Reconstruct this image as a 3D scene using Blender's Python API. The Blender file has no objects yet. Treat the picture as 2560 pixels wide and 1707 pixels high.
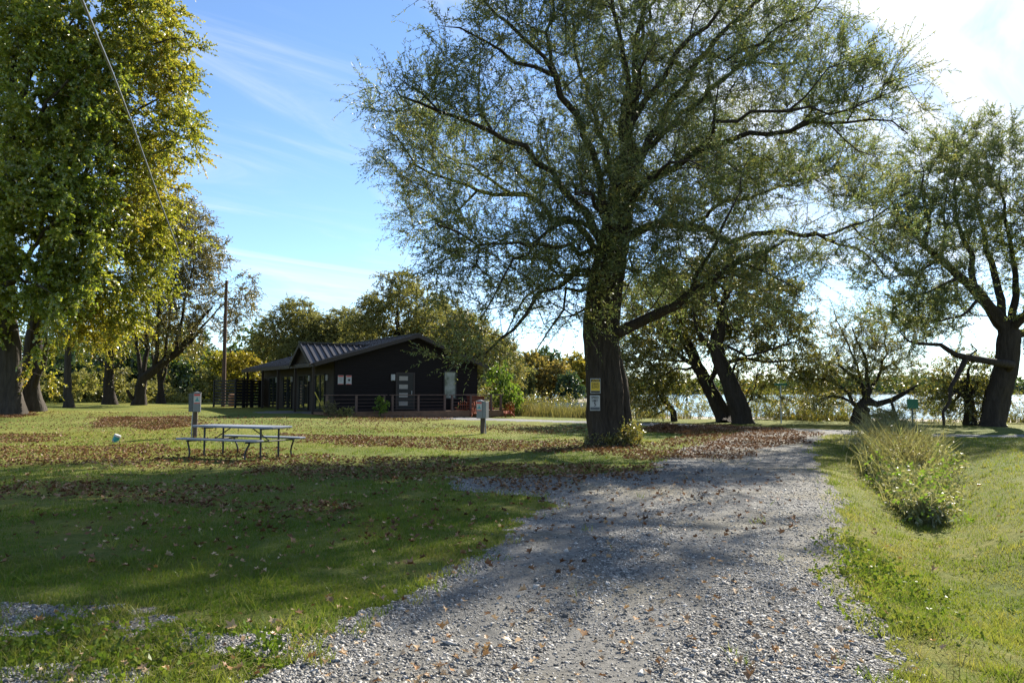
import bpy, math, random
import numpy as np
from mathutils import Vector, Matrix, Euler

random.seed(7)
R = np.random.default_rng(11)
rad = math.radians
sc = bpy.context.scene
COL = sc.collection

# ------------------------------------------------------------------ camera
F = 1961.0                      # focal length in pixels of the 2560 px wide photograph
CAMZ = 1.55
HORIZON = 980.0
PITCH = math.atan((HORIZON - 853.5) / F)
cam_d = bpy.data.cameras.new('camera')
cam_d.sensor_width = 36.0
cam_d.lens = F / 2560.0 * 36.0
cam_d.clip_start = 0.05
cam_d.clip_end = 6000
cam = bpy.data.objects.new('camera', cam_d)
COL.objects.link(cam)
cam.location = (0, 0, CAMZ)
cam.rotation_euler = (math.pi / 2 + PITCH, 0, 0)
sc.camera = cam


def ray(u, v):
    cx, cy = (u - 1280.0) / F, (853.5 - v) / F
    return cx, math.cos(PITCH) - cy * math.sin(PITCH), math.sin(PITCH) + cy * math.cos(PITCH)


def at(u, v, Y):
    """world point at depth Y (metres ahead) seen in direction u, v"""
    x, y, z = ray(u, v)
    return np.array([x / y * Y, Y, CAMZ + z / y * Y])


# ------------------------------------------------------------------ terrain height
def S(t):
    t = np.clip(t, 0, 1)
    return t * t * (3 - 2 * t)


def seg_dist(x, y, pts):
    """distance to polyline and parameter along it (vectorised)"""
    best = np.full(np.shape(x), 1e9)
    par = np.zeros(np.shape(x))
    n = len(pts) - 1
    for i in range(n):
        ax, ay = pts[i]
        bx, by = pts[i + 1]
        dx, dy = bx - ax, by - ay
        t = np.clip(((x - ax) * dx + (y - ay) * dy) / (dx * dx + dy * dy), 0, 1)
        d = np.hypot(x - ax - t * dx, y - ay - t * dy)
        m = d < best
        best = np.where(m, d, best)
        par = np.where(m, (i + t) / n, par)
    return best, par


DITCH = [(2.7, 1.0), (3.5, 5.0), (4.9, 9.0), (6.5, 12.6), (8.5, 17.0), (10.4, 21.5), (12.2, 25.5)]


def shore_y(x):
    return 50 - 0.38 * x + 6.0 * np.maximum(0, 3 - x)


LAKE_Z = -0.62


def gz(x, y):
    x = np.asarray(x, float)
    y = np.asarray(y, float)
    z = 0.5 * S((y - 20) / 40) * S(-x / 14.0)
    z = z + 0.022 * np.sin(x * 0.55 + 1.3) * np.sin(y * 0.47) + 0.015 * np.sin(x * 1.3 + y * 0.9)
    d, t = seg_dist(x, y, DITCH)
    depth = 0.38 * S((t - 0.02) / 0.30) * S((1.02 - t) / 0.10)
    z = z - depth * np.exp(-(d / 0.95) ** 2)
    # far bank of the ditch stands a little higher than the drive
    side = x - np.interp(y, [p[1] for p in DITCH], [p[0] for p in DITCH])
    z = z + 0.16 * S((side - 0.3) / 2.0) * S((28 - y) / 6.0) * S((16 - side) / 8.0)
    # bank down to the beach and the lake bed
    s = y - shore_y(x)
    drop = 0.30 * S(s / 3.0) + 0.55 * S((s - 2) / 45.0) + 2.5 * S((s - 40) / 120.0)
    pen = np.exp(-((x - 6) / 44.0) ** 4 - ((y - 200) / 36.0) ** 4)
    z = z - drop * (1 - pen) * S((x + 60) / 50.0) + 0.1 * pen
    # leaf mound round the big left maple
    z = z + 0.35 * np.exp(-(((x + 29.5) / 4.0) ** 2 + ((y - 45.5) / 3.5) ** 2))
    return z


def G(u, v):
    """ground point seen at pixel u, v"""
    x, y, z = ray(u, v)
    Y = CAMZ / max(1e-3, -z / y)
    for _ in range(60):
        g = float(gz(x / y * Y, Y))
        Yn = (CAMZ - g) / (-z / y)
        Y = 0.6 * Y + 0.4 * Yn
    return np.array([x / y * Y, Y, float(gz(x / y * Y, Y))])


def gpoly(pts):
    return [tuple(G(u, v)[:2]) for u, v in pts]


def inpoly(x, y, poly):
    c = np.zeros(np.shape(x), bool)
    n = len(poly)
    j = n - 1
    for i in range(n):
        xi, yi = poly[i]
        xj, yj = poly[j]
        if abs(yj - yi) > 1e-12:
            m = ((yi > y) != (yj > y)) & (x < (xj - xi) * (y - yi) / (yj - yi) + xi)
            c ^= m
        j = i
    return c


def vnoise(x, y, seed=0):
    """cheap smooth value noise, -1..1"""
    xi, yi = np.floor(x).astype(np.int64), np.floor(y).astype(np.int64)
    fx, fy = x - xi, y - yi
    fx, fy = fx * fx * (3 - 2 * fx), fy * fy * (3 - 2 * fy)

    def h(a, b):
        n = (a * 374761393 + b * 668265263 + seed * 1442695041) & 0x7fffffff
        n = ((n ^ (n >> 13)) * 1274126177) & 0x7fffffff
        return ((n ^ (n >> 16)) & 0xffff) / 32767.5 - 1
    a = h(xi, yi) * (1 - fx) + h(xi + 1, yi) * fx
    b = h(xi, yi + 1) * (1 - fx) + h(xi + 1, yi + 1) * fx
    return a * (1 - fy) + b * fy


def fbm(x, y, seed=0):
    return vnoise(x, y, seed) * .55 + vnoise(x * 2.1, y * 2.1, seed + 1) * .28 + vnoise(x * 4.3, y * 4.3, seed + 2) * .17


# ------------------------------------------------------------------ materials
def mat(name):
    m = bpy.data.materials.new(name)
    m.use_nodes = True
    nt = m.node_tree
    for n in list(nt.nodes):
        if n.type != 'OUTPUT_MATERIAL':
            nt.nodes.remove(n)
    out = [n for n in nt.nodes if n.type == 'OUTPUT_MATERIAL'][0]
    return m, nt, out


def N(nt, t, **kw):
    n = nt.nodes.new(t)
    for k, v in kw.items():
        if k in n.inputs:
            n.inputs[k].default_value = v
        else:
            setattr(n, k, v)
    return n


def ramp(nt, stops, interp='LINEAR'):
    r = nt.nodes.new('ShaderNodeValToRGB')
    r.color_ramp.interpolation = interp
    el = r.color_ramp.elements
    while len(el) > 1:
        el.remove(el[-1])
    el[0].position = stops[0][0]
    el[0].color = (*stops[0][1], 1)
    for p, c in stops[1:]:
        e = el.new(p)
        e.color = (*c, 1)
    return r


def simple(name, color, rough=.6, metal=0.0, var=.15, scale=6.0, bump=.0, spec=.4, stretch=None):
    m, nt, out = mat(name)
    L = nt.links.new
    p = N(nt, 'ShaderNodeBsdfPrincipled', Roughness=rough, Metallic=metal)
    p.inputs['Specular IOR Level'].default_value = spec
    tc = N(nt, 'ShaderNodeTexCoord')
    src = tc.outputs['Object']
    if stretch:
        mp = N(nt, 'ShaderNodeMapping')
        mp.inputs['Scale'].default_value = stretch
        L(src, mp.inputs['Vector'])
        src = mp.outputs['Vector']
    nz = N(nt, 'ShaderNodeTexNoise', Scale=scale, Detail=6.0, Roughness=.6)
    L(src, nz.inputs['Vector'])
    lo = tuple(c * (1 - var) for c in color)
    hi = tuple(min(1, c * (1 + var)) for c in color)
    r = ramp(nt, [(.3, lo), (.7, hi)])
    L(nz.outputs['Fac'], r.inputs['Fac'])
    L(r.outputs['Color'], p.inputs['Base Color'])
    if bump:
        b = N(nt, 'ShaderNodeBump', Strength=bump, Distance=.02)
        L(nz.outputs['Fac'], b.inputs['Height'])
        L(b.outputs['Normal'], p.inputs['Normal'])
    L(p.outputs['BSDF'], out.inputs['Surface'])
    return m


def leafmat(name, cols, trans=.5, gloss=.07, tint=(1.25, 1.2, .7), clump=.35, cscale=.5, rough=.35):
    m, nt, out = mat(name)
    L = nt.links.new
    g = N(nt, 'ShaderNodeNewGeometry')
    tc = N(nt, 'ShaderNodeTexCoord')
    nz = N(nt, 'ShaderNodeTexNoise', Scale=cscale, Detail=2.0)
    L(tc.outputs['Object'], nz.inputs['Vector'])
    # random per leaf, pulled by a slow noise so that whole sprays share a tone
    mx = N(nt, 'ShaderNodeMix', data_type='FLOAT')
    mx.inputs[0].default_value = clump
    L(g.outputs['Random Per Island'], mx.inputs[2])
    mr = N(nt, 'ShaderNodeMapRange')
    mr.inputs['From Min'].default_value = .3
    mr.inputs['From Max'].default_value = .7
    L(nz.outputs['Fac'], mr.inputs['Value'])
    L(mr.outputs['Result'], mx.inputs[3])
    n = len(cols)
    r = ramp(nt, [(i / (n - 1) if n > 1 else 0, c) for i, c in enumerate(cols)])
    L(mx.outputs[0], r.inputs['Fac'])
    d = N(nt, 'ShaderNodeBsdfDiffuse')
    L(r.outputs['Color'], d.inputs['Color'])
    t = N(nt, 'ShaderNodeBsdfTranslucent')
    mu = N(nt, 'ShaderNodeMix', data_type='RGBA', blend_type='MULTIPLY')
    mu.inputs[0].default_value = 1
    mu.inputs[7].default_value = (*tint, 1)
    L(r.outputs['Color'], mu.inputs[6])
    L(mu.outputs[2], t.inputs['Color'])
    a = N(nt, 'ShaderNodeMixShader', Fac=trans)
    L(d.outputs[0], a.inputs[1])
    L(t.outputs[0], a.inputs[2])
    gl = N(nt, 'ShaderNodeBsdfGlossy', Roughness=rough)
    b = N(nt, 'ShaderNodeMixShader', Fac=gloss)
    L(a.outputs[0], b.inputs[1])
    L(gl.outputs[0], b.inputs[2])
    L(b.outputs[0], out.inputs['Surface'])
    return m


def barkmat(name, c0, c1, scale=6.0, stretch=(1, 1, .18), bump=.9):
    m, nt, out = mat(name)
    L = nt.links.new
    tc = N(nt, 'ShaderNodeTexCoord')
    mp = N(nt, 'ShaderNodeMapping')
    mp.inputs['Scale'].default_value = stretch
    L(tc.outputs['Object'], mp.inputs['Vector'])
    n1 = N(nt, 'ShaderNodeTexNoise', Scale=scale, Detail=8.0, Roughness=.7, Distortion=.6)
    L(mp.outputs[0], n1.inputs['Vector'])
    v = N(nt, 'ShaderNodeTexVoronoi', Scale=scale * 1.8, feature='DISTANCE_TO_EDGE')
    L(mp.outputs[0], v.inputs['Vector'])
    r = ramp(nt, [(.25, c0), (.75, c1)])
    L(n1.outputs['Fac'], r.inputs['Fac'])
    ad = N(nt, 'ShaderNodeMath', operation='MULTIPLY_ADD')
    L(v.outputs['Distance'], ad.inputs[0])
    ad.inputs[1].default_value = 1.2
    L(n1.outputs['Fac'], ad.inputs[2])
    b = N(nt, 'ShaderNodeBump', Strength=bump, Distance=.05)
    L(ad.outputs[0], b.inputs['Height'])
    p = N(nt, 'ShaderNodeBsdfPrincipled', Roughness=.9)
    p.inputs['Specular IOR Level'].default_value = .15
    L(r.outputs['Color'], p.inputs['Base Color'])
    L(b.outputs[0], p.inputs['Normal'])
    L(p.outputs[0], out.inputs['Surface'])
    return m


def groundmat(name, stops, big=.35, small=9.0, fine=60.0, bump=.6, dist=.03, rough=.95, mixc=None, spec=.1, alt=None):
    m, nt, out = mat(name)
    L = nt.links.new
    tc = N(nt, 'ShaderNodeTexCoord')
    n1 = N(nt, 'ShaderNodeTexNoise', Scale=big, Detail=5.0, Roughness=.6)
    n2 = N(nt, 'ShaderNodeTexNoise', Scale=small, Detail=6.0, Roughness=.7)
    n3 = N(nt, 'ShaderNodeTexNoise', Scale=fine, Detail=4.0, Roughness=.8)
    for n in (n1, n2, n3):
        L(tc.outputs['Object'], n.inputs['Vector'])
    a = N(nt, 'ShaderNodeMath', operation='MULTIPLY_ADD')
    L(n2.outputs['Fac'], a.inputs[0])
    a.inputs[1].default_value = .6
    b = N(nt, 'ShaderNodeMath', operation='MULTIPLY')
    L(n1.outputs['Fac'], b.inputs[0])
    b.inputs[1].default_value = .6
    L(b.outputs[0], a.inputs[2])
    c = N(nt, 'ShaderNodeMath', operation='MULTIPLY_ADD')
    L(n3.outputs['Fac'], c.inputs[0])
    c.inputs[1].default_value = .5
    L(a.outputs[0], c.inputs[2])
    d = N(nt, 'ShaderNodeMapRange')
    d.inputs['From Min'].default_value = .55
    d.inputs['From Max'].default_value = 1.15
    L(c.outputs[0], d.inputs['Value'])
    r = ramp(nt, stops)
    L(d.outputs[0], r.inputs['Fac'])
    p = N(nt, 'ShaderNodeBsdfPrincipled', Roughness=rough)
    p.inputs['Specular IOR Level'].default_value = spec
    col = r.outputs['Color']
    if alt:                                        # broad worn patches of another tone
        n4 = N(nt, 'ShaderNodeTexNoise', Scale=alt[1], Detail=3.0)
        L(tc.outputs['Object'], n4.inputs['Vector'])
        mr = N(nt, 'ShaderNodeMapRange')
        mr.inputs['From Min'].default_value = alt[2]
        mr.inputs['From Max'].default_value = alt[3]
        L(n4.outputs['Fac'], mr.inputs['Value'])
        mx = N(nt, 'ShaderNodeMix', data_type='RGBA', blend_type='MULTIPLY')
        L(mr.outputs[0], mx.inputs[0])
        L(col, mx.inputs[6])
        mx.inputs[7].default_value = (*alt[0], 1)
        col = mx.outputs[2]
    L(col, p.inputs['Base Color'])
    e = N(nt, 'ShaderNodeMath', operation='MULTIPLY_ADD')
    L(n3.outputs['Fac'], e.inputs[0])
    e.inputs[1].default_value = .5
    L(n2.outputs['Fac'], e.inputs[2])
    bp = N(nt, 'ShaderNodeBump', Strength=bump, Distance=dist)
    L(e.outputs[0], bp.inputs['Height'])
    L(bp.outputs[0], p.inputs['Normal'])
    L(p.outputs[0], out.inputs['Surface'])
    return m


M = {}
M['lawn'] = groundmat('lawn_grass', [(0, (.040, .065, .012)), (.4, (.105, .135, .024)), (.7, (.185, .185, .045)), (1, (.27, .23, .09))],
                      big=.22, small=5.0, fine=45.0, bump=1.0, dist=.06, alt=((1.15, 1.0, .75), .12, .45, .65))
M['gravel'] = groundmat('grey_gravel', [(0, (.058, .056, .051)), (.45, (.172, .167, .152)), (.75, (.28, .270, .245)), (1, (.42, .40, .36))],
                        big=.5, small=14.0, fine=70.0, bump=1.0, dist=.03, alt=((1.12, 1.05, .88), .45, .48, .62))
M['lane'] = groundmat('worn_gravel', [(0, (.09, .09, .09)), (.5, (.18, .178, .175)), (1, (.28, .275, .26))], big=.4, small=7.0, fine=30.0, bump=.7)
M['sand'] = groundmat('pale_sand', [(0, (.22, .19, .15)), (.5, (.34, .30, .24)), (1, (.46, .41, .34))], big=.15, small=2.0, fine=12.0, bump=.5)
M['shore'] = groundmat('far_shore_soil', [(0, (.03, .04, .02)), (1, (.10, .11, .05))], big=.02, small=.2, fine=1.0, bump=.2)
M['bark_willow'] = barkmat('willow_bark', (.018, .014, .011), (.075, .060, .046), 7.0)
M['bark_dark'] = barkmat('dark_bark', (.016, .013, .010), (.060, .048, .038), 6.0)
M['bark_maple'] = barkmat('maple_bark', (.025, .021, .017), (.085, .072, .058), 5.0, bump=.7)
M['leaf_willow'] = leafmat('willow_leaves', [(.060, .090, .032), (.100, .142, .046), (.155, .190, .062), (.23, .225, .075), (.33, .27, .075)], trans=.58, gloss=.045, tint=(1.12, 1.15, .85))
M['leaf_willow_y'] = leafmat('yellowing_willow_leaves', [(0.061, 0.088, 0.022), (0.115, 0.142, 0.034), (0.176, 0.182, 0.043), (0.270, 0.230, 0.054), (0.405, 0.284, 0.068)], trans=.45, gloss=.08)
M['leaf_green'] = leafmat('green_poplar_leaves', [(.085, .145, .018), (.155, .225, .027), (.235, .29, .038), (.33, .34, .05), (.45, .39, .065)], trans=.55, gloss=.07, rough=.35, cscale=.25)
M['leaf_maple'] = leafmat('yellow_maple_leaves', [(.13, .17, .022), (.20, .24, .030), (.28, .28, .036), (.35, .29, .042), (.40, .25, .045)], trans=.55, gloss=.04, cscale=.2, clump=.5)
M['leaf_sparse'] = leafmat('thin_olive_leaves', [(.10, .10, .035), (.17, .155, .05), (.25, .205, .07)], trans=.4, gloss=.07)
M['leaf_far_olive'] = leafmat('olive_leaves', [(.13, .15, .055), (.22, .22, .078), (.31, .285, .105)], trans=.4, gloss=.015)
M['leaf_far_yellow'] = leafmat('yellow_leaves', [(0.132, 0.143, 0.022), (0.242, 0.209, 0.033), (0.330, 0.253, 0.055)], trans=.45, gloss=.015)
M['leaf_far_orange'] = leafmat('orange_leaves', [(.15, .145, .042), (.21, .175, .052), (.29, .195, .068)], trans=.45, gloss=.015)
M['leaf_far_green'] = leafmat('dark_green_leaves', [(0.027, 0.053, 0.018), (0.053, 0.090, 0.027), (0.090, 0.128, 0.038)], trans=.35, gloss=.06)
M['leaf_bright'] = leafmat('bright_green_leaves', [(.07, .14, .02), (.13, .21, .03), (.20, .26, .05)], trans=.5, gloss=.02)
M['needle'] = leafmat('conifer_needles', [(.010, .020, .008), (.020, .034, .012), (.035, .05, .018)], trans=.15, gloss=.03)
M['litter'] = leafmat('fallen_leaf_litter', [(.045, .026, .015), (.105, .054, .027), (.175, .09, .045), (.27, .165, .095), (.42, .31, .20)], trans=.12, gloss=.012, tint=(1, .8, .5), clump=.25)
M['litter_pale'] = leafmat('pale_fallen_leaves', [(.14, .075, .035), (.28, .165, .085), (.40, .27, .15), (.50, .38, .25), (.42, .22, .05)], trans=.12, gloss=.012, tint=(1, .85, .6), clump=.1)
M['clip'] = leafmat('mowing_clippings', [(.10, .11, .035), (.17, .16, .06), (.25, .215, .10)], trans=.25, gloss=.0, cscale=1.5)
M['blade'] = leafmat('grass_blades', [(.050, .100, .012), (.095, .155, .019), (.140, .180, .030), (.20, .175, .06)], trans=.4, gloss=.012, cscale=.9, clump=.55)
M['blade_dry'] = leafmat('dry_verge_blades', [(.085, .145, .02), (.15, .205, .034), (.235, .25, .058), (.34, .30, .12)], trans=.4, gloss=.012, cscale=2.6, clump=.65)  # yellower, partly dry grass, tone varied by noise
M['weed'] = leafmat('tall_weed_blades', [(.10, .13, .04), (.18, .20, .075), (.28, .275, .135), (.40, .365, .23)], trans=.4, gloss=.06, cscale=1.5)
M['reed'] = leafmat('dry_reeds', [(.10, .105, .035), (.18, .165, .06), (.28, .23, .11)], trans=.35, gloss=.04)
M['stone'] = None
m, nt, out = mat('gravel_stones')
g_ = N(nt, 'ShaderNodeNewGeometry')
r_ = ramp(nt, [(0, (.058, .056, .051)), (.4, (.18, .174, .160)), (.8, (.325, .313, .285)), (1, (.52, .49, .44))])
nt.links.new(g_.outputs['Random Per Island'], r_.inputs['Fac'])
p_ = N(nt, 'ShaderNodeBsdfPrincipled', Roughness=.75)
p_.inputs['Specular IOR Level'].default_value = .35
nt.links.new(r_.outputs['Color'], p_.inputs['Base Color'])
nt.links.new(p_.outputs[0], out.inputs['Surface'])
M['stone'] = m

M['siding'] = simple('charcoal_board_siding', (.0115, .0092, .0095), rough=.7, var=.25, scale=3.0, stretch=(.3, .3, 6), spec=.12)
M['siding_brown'] = simple('dark_brown_siding', (.026, .018, .013), rough=.65, var=.2, scale=3.0, stretch=(6, 6, .3), spec=.3)
M['roof'] = simple('charcoal_metal_roof', (.055, .052, .055), rough=.42, metal=.25, var=.12, scale=1.2, spec=.5)
M['trim'] = simple('dark_trim_paint', (.028, .020, .018), rough=.5, var=.15)
M['deckwood'] = simple('stained_deck_boards', (.16, .085, .05), rough=.7, var=.3, scale=4.0, stretch=(1, 8, 1))
M['railwood'] = simple('brown_stained_rail', (.10, .062, .052), rough=.6, var=.2, scale=5.0)
M['slat'] = simple('black_screen_boards', (.014, .013, .014), rough=.7, var=.3)
M['redwood'] = simple('red_cedar_chair', (.26, .060, .018), rough=.5, var=.25, scale=8.0)
M['redbrown'] = simple('red_brown_boards', (.13, .032, .016), rough=.6, var=.25, scale=5.0)
M['white'] = simple('white_paint', (.38, .38, .372), rough=.5, var=.05)
M['offwhite'] = simple('frosted_panel', (.27, .25, .225), rough=.4, var=.06)
M['greybox'] = simple('grey_painted_steel', (.15, .16, .17), rough=.45, metal=.2, var=.08, scale=3.0)
M['darkgrey'] = simple('dark_grey_steel', (.08, .088, .095), rough=.5, metal=.2, var=.1)
M['post'] = simple('weathered_post', (.085, .062, .048), rough=.9, var=.35, scale=6, stretch=(3, 3, .4), bump=.4)
M['polewood'] = simple('creosoted_pole', (.090, .055, .040), rough=.9, var=.35, scale=5, stretch=(4, 4, .3), bump=.4)
M['tabletop'] = simple('grey_plastic_top', (.19, .21, .245), rough=.6, var=.10, scale=3.0, spec=.25)
M['blackmetal'] = simple('black_steel_tube', (.012, .012, .014), rough=.4, var=.15, spec=.5)
M['yellow'] = simple('yellow_sign_paint', (.60, .40, .02), rough=.5, var=.05)
M['black'] = simple('black_paint', (.012, .012, .012), rough=.5, var=.1)
M['red'] = simple('red_sign_paint', (.50, .05, .04), rough=.5, var=.05)
M['teal'] = simple('teal_paint', (.02, .22, .24), rough=.4, var=.08)
M['signgreen'] = simple('green_sign_sheet', (.010, .115, .055), rough=.4, var=.06)
M['steel'] = simple('galvanised_steel', (.35, .36, .36), rough=.45, metal=.6, var=.1)
M['terracotta'] = simple('faded_orange_plastic', (.38, .19, .11), rough=.6, var=.1)
M['brown'] = simple('brown_boards', (.14, .08, .045), rough=.7, var=.2)
M['cable'] = simple('black_cable', (.13, .13, .135), rough=.35, var=.1, spec=.6)
M['yellowstick'] = simple('yellow_stake', (.50, .38, .05), rough=.6, var=.1)

m, nt, out = mat('window_glass')
gl = N(nt, 'ShaderNodeBsdfGlossy', Roughness=.03)
gl.inputs['Color'].default_value = (.62, .66, .66, 1)
df = N(nt, 'ShaderNodeBsdfDiffuse')
df.inputs['Color'].default_value = (.02, .024, .024, 1)
tcg = N(nt, 'ShaderNodeTexCoord')
ng = N(nt, 'ShaderNodeTexNoise', Scale=1.6, Detail=2.0)
nt.links.new(tcg.outputs['Object'], ng.inputs['Vector'])
bg_ = N(nt, 'ShaderNodeBump', Strength=.05, Distance=.05)
nt.links.new(ng.outputs['Fac'], bg_.inputs['Height'])
nt.links.new(bg_.outputs[0], gl.inputs['Normal'])
mg = N(nt, 'ShaderNodeMixShader', Fac=.55)
nt.links.new(df.outputs[0], mg.inputs[1])
nt.links.new(gl.outputs[0], mg.inputs[2])
nt.links.new(mg.outputs[0], out.inputs['Surface'])
M['glass'] = m

m, nt, out = mat('painted_reflection_glass')
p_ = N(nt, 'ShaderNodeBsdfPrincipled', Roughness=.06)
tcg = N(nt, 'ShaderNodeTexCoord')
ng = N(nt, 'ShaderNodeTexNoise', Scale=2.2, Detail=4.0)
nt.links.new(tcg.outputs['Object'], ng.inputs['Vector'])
rg_ = ramp(nt, [(.35, (.12, .145, .11)), (.65, (.33, .36, .33))])  # bright reflections in the pane, painted into its base colour as pale noise
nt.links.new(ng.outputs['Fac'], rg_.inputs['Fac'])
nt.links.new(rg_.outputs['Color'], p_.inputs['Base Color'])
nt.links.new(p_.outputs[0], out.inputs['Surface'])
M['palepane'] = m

m, nt, out = mat('lake_water')
p_ = N(nt, 'ShaderNodeBsdfPrincipled', Roughness=.12)
p_.inputs['Base Color'].default_value = (.05, .10, .16, 1)
p_.inputs['Specular IOR Level'].default_value = .5
tcw = N(nt, 'ShaderNodeTexCoord')
mpw = N(nt, 'ShaderNodeMapping')
mpw.inputs['Scale'].default_value = (.6, 2.0, 1)
nt.links.new(tcw.outputs['Object'], mpw.inputs['Vector'])
nw = N(nt, 'ShaderNodeTexNoise', Scale=1.6, Detail=5.0, Roughness=.6)
nt.links.new(mpw.outputs[0], nw.inputs['Vector'])
bw = N(nt, 'ShaderNodeBump', Strength=.35, Distance=.12)
nt.links.new(nw.outputs['Fac'], bw.inputs['Height'])
nt.links.new(bw.outputs[0], p_.inputs['Normal'])
nt.links.new(p_.outputs[0], out.inputs['Surface'])
M['water'] = m


# ------------------------------------------------------------------ object helpers
def tag(o, label=None, cat=None, group=None, kind=None):
    if label:
        o['label'] = label
    if cat:
        o['category'] = cat
    if group:
        o['group'] = group
    if kind:
        o['kind'] = kind
    return o


def empty(name, loc, rz=0.0):
    o = bpy.data.objects.new(name, None)
    COL.objects.link(o)
    o.location = [float(c) for c in loc]
    o.rotation_euler = (0, 0, rz)
    o.empty_display_size = .2
    return o


def link(name, me, material, parent=None, smooth=False):
    o = bpy.data.objects.new(name, me)
    COL.objects.link(o)
    if material is not None:
        me.materials.append(material)
    if parent is not None:
        o.parent = parent
    if smooth:
        me.polygons.foreach_set('use_smooth', np.ones(len(me.polygons), bool))
    return o


def np_mesh(name, verts, faces_list):
    """faces_list: list of int arrays (n,k)"""
    me = bpy.data.meshes.new(name)
    verts = np.asarray(verts, np.float32)
    fl = [np.asarray(f, np.int32) for f in faces_list if len(f)]
    nl = sum(f.size for f in fl)
    nf = sum(len(f) for f in fl)
    me.vertices.add(len(verts))
    me.vertices.foreach_set('co', verts.ravel())
    me.loops.add(nl)
    me.loops.foreach_set('vertex_index', np.concatenate([f.ravel() for f in fl]))
    me.polygons.add(nf)
    tot = np.concatenate([np.full(len(f), f.shape[1], np.int32) for f in fl])
    start = np.concatenate([[0], np.cumsum(tot)[:-1]]).astype(np.int32)
    me.polygons.foreach_set('loop_start', start)
    me.update(calc_edges=True)
    me.validate(clean_customdata=False)
    return me


class MB:
    """collects shapes into one mesh"""
    def __init__(s):
        s.v, s.f = [], []

    def add(s, vs, fs):
        o = len(s.v)
        s.v += [tuple(float(c) for c in p) for p in vs]
        s.f += [tuple(i + o for i in f) for f in fs]
        return s

    def box(s, c, d, rot=None):
        hx, hy, hz = d[0] / 2, d[1] / 2, d[2] / 2
        p = [Vector((x, y, z)) for z in (-hz, hz) for y in (-hy, hy) for x in (-hx, hx)]
        if rot is not None:
            e = Euler(rot).to_matrix()
            p = [e @ q for q in p]
        p = [q + Vector(c) for q in p]
        return s.add(p, [(0, 2, 3, 1), (4, 5, 7, 6), (0, 1, 5, 4), (2, 6, 7, 3), (0, 4, 6, 2), (1, 3, 7, 5)])

    def bar(s, a, b, w, h):
        a, b = Vector(a), Vector(b)
        d = (b - a)
        q = d.to_track_quat('X', 'Z')
        c = (a + b) / 2
        hx, hy, hz = d.length / 2, w / 2, h / 2
        p = [q @ Vector((x, y, z)) + c for z in (-hz, hz) for y in (-hy, hy) for x in (-hx, hx)]
        return s.add(p, [(0, 2, 3, 1), (4, 5, 7, 6), (0, 1, 5, 4), (2, 6, 7, 3), (0, 4, 6, 2), (1, 3, 7, 5)])

    def tube(s, pts, r, n=8, cap=True):
        pts = [Vector(p) for p in pts]
        rs = r if isinstance(r, (list, tuple)) else [r] * len(pts)
        vs, fs = [], []
        up = Vector((0, 0, 1))
        prev = None
        for i, p in enumerate(pts):
            t = (pts[min(i + 1, len(pts) - 1)] - pts[max(i - 1, 0)]).normalized()
            if prev is None:
                a = t.cross(up if abs(t.z) < .9 else Vector((1, 0, 0))).normalized()
            else:
                a = (prev - t * prev.dot(t)).normalized()
            prev = a
            b = t.cross(a)
            for k in range(n):
                w = 2 * math.pi * k / n
                vs.append(p + (a * math.cos(w) + b * math.sin(w)) * rs[i])
        for i in range(len(pts) - 1):
            for k in range(n):
                k2 = (k + 1) % n
                fs.append((i * n + k, i * n + k2, (i + 1) * n + k2, (i + 1) * n + k))
        if cap:
            fs.append(tuple(reversed(range(n))))
            fs.append(tuple((len(pts) - 1) * n + k for k in range(n)))
        return s.add(vs, fs)

    def prism(s, poly, z0, z1):
        n = len(poly)
        vs = [(x, y, z0) for x, y in poly] + [(x, y, z1) for x, y in poly]
        fs = [tuple(reversed(range(n))), tuple(range(n, 2 * n))]
        fs += [(i, (i + 1) % n, n + (i + 1) % n, n + i) for i in range(n)]
        return s.add(vs, fs)

    def build(s, name, material, parent=None, bevel=0, smooth=False, loc=None, rot=None):
        me = bpy.data.meshes.new(name)
        me.from_pydata(s.v, [], s.f)
        me.update()
        o = link(name, me, material, parent, smooth)
        if loc is not None:
            o.location = loc
        if rot is not None:
            o.rotation_euler = rot
        if bevel:
            b = o.modifiers.new('bevel', 'BEVEL')
            b.width = bevel
            b.segments = 2
            b.limit_method = 'ANGLE'
        return o


def text_mesh(name, body, size, material, parent, loc, rot, width=None):
    c = bpy.data.curves.new(name, 'FONT')
    c.body = body
    c.size = size
    c.align_x = 'CENTER'
    c.align_y = 'CENTER'
    c.extrude = .0015
    c.offset = size * .012
    t = bpy.data.objects.new(name + '_curve', c)
    COL.objects.link(t)
    dg = bpy.context.evaluated_depsgraph_get()
    me = bpy.data.meshes.new_from_object(t.evaluated_get(dg))
    bpy.data.objects.remove(t)
    bpy.data.curves.remove(c)
    me.materials.clear()
    o = link(name, me, material, parent)
    o.location = loc
    o.rotation_euler = rot
    if width:
        xs = [v.co.x for v in me.vertices]
        k = width / max(1e-6, max(xs) - min(xs))
        o.scale = (k, 1, 1)
    return o


# ------------------------------------------------------------------ trees
def unit(a):
    return a / np.maximum(1e-9, np.linalg.norm(a, axis=-1, keepdims=True))


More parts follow.
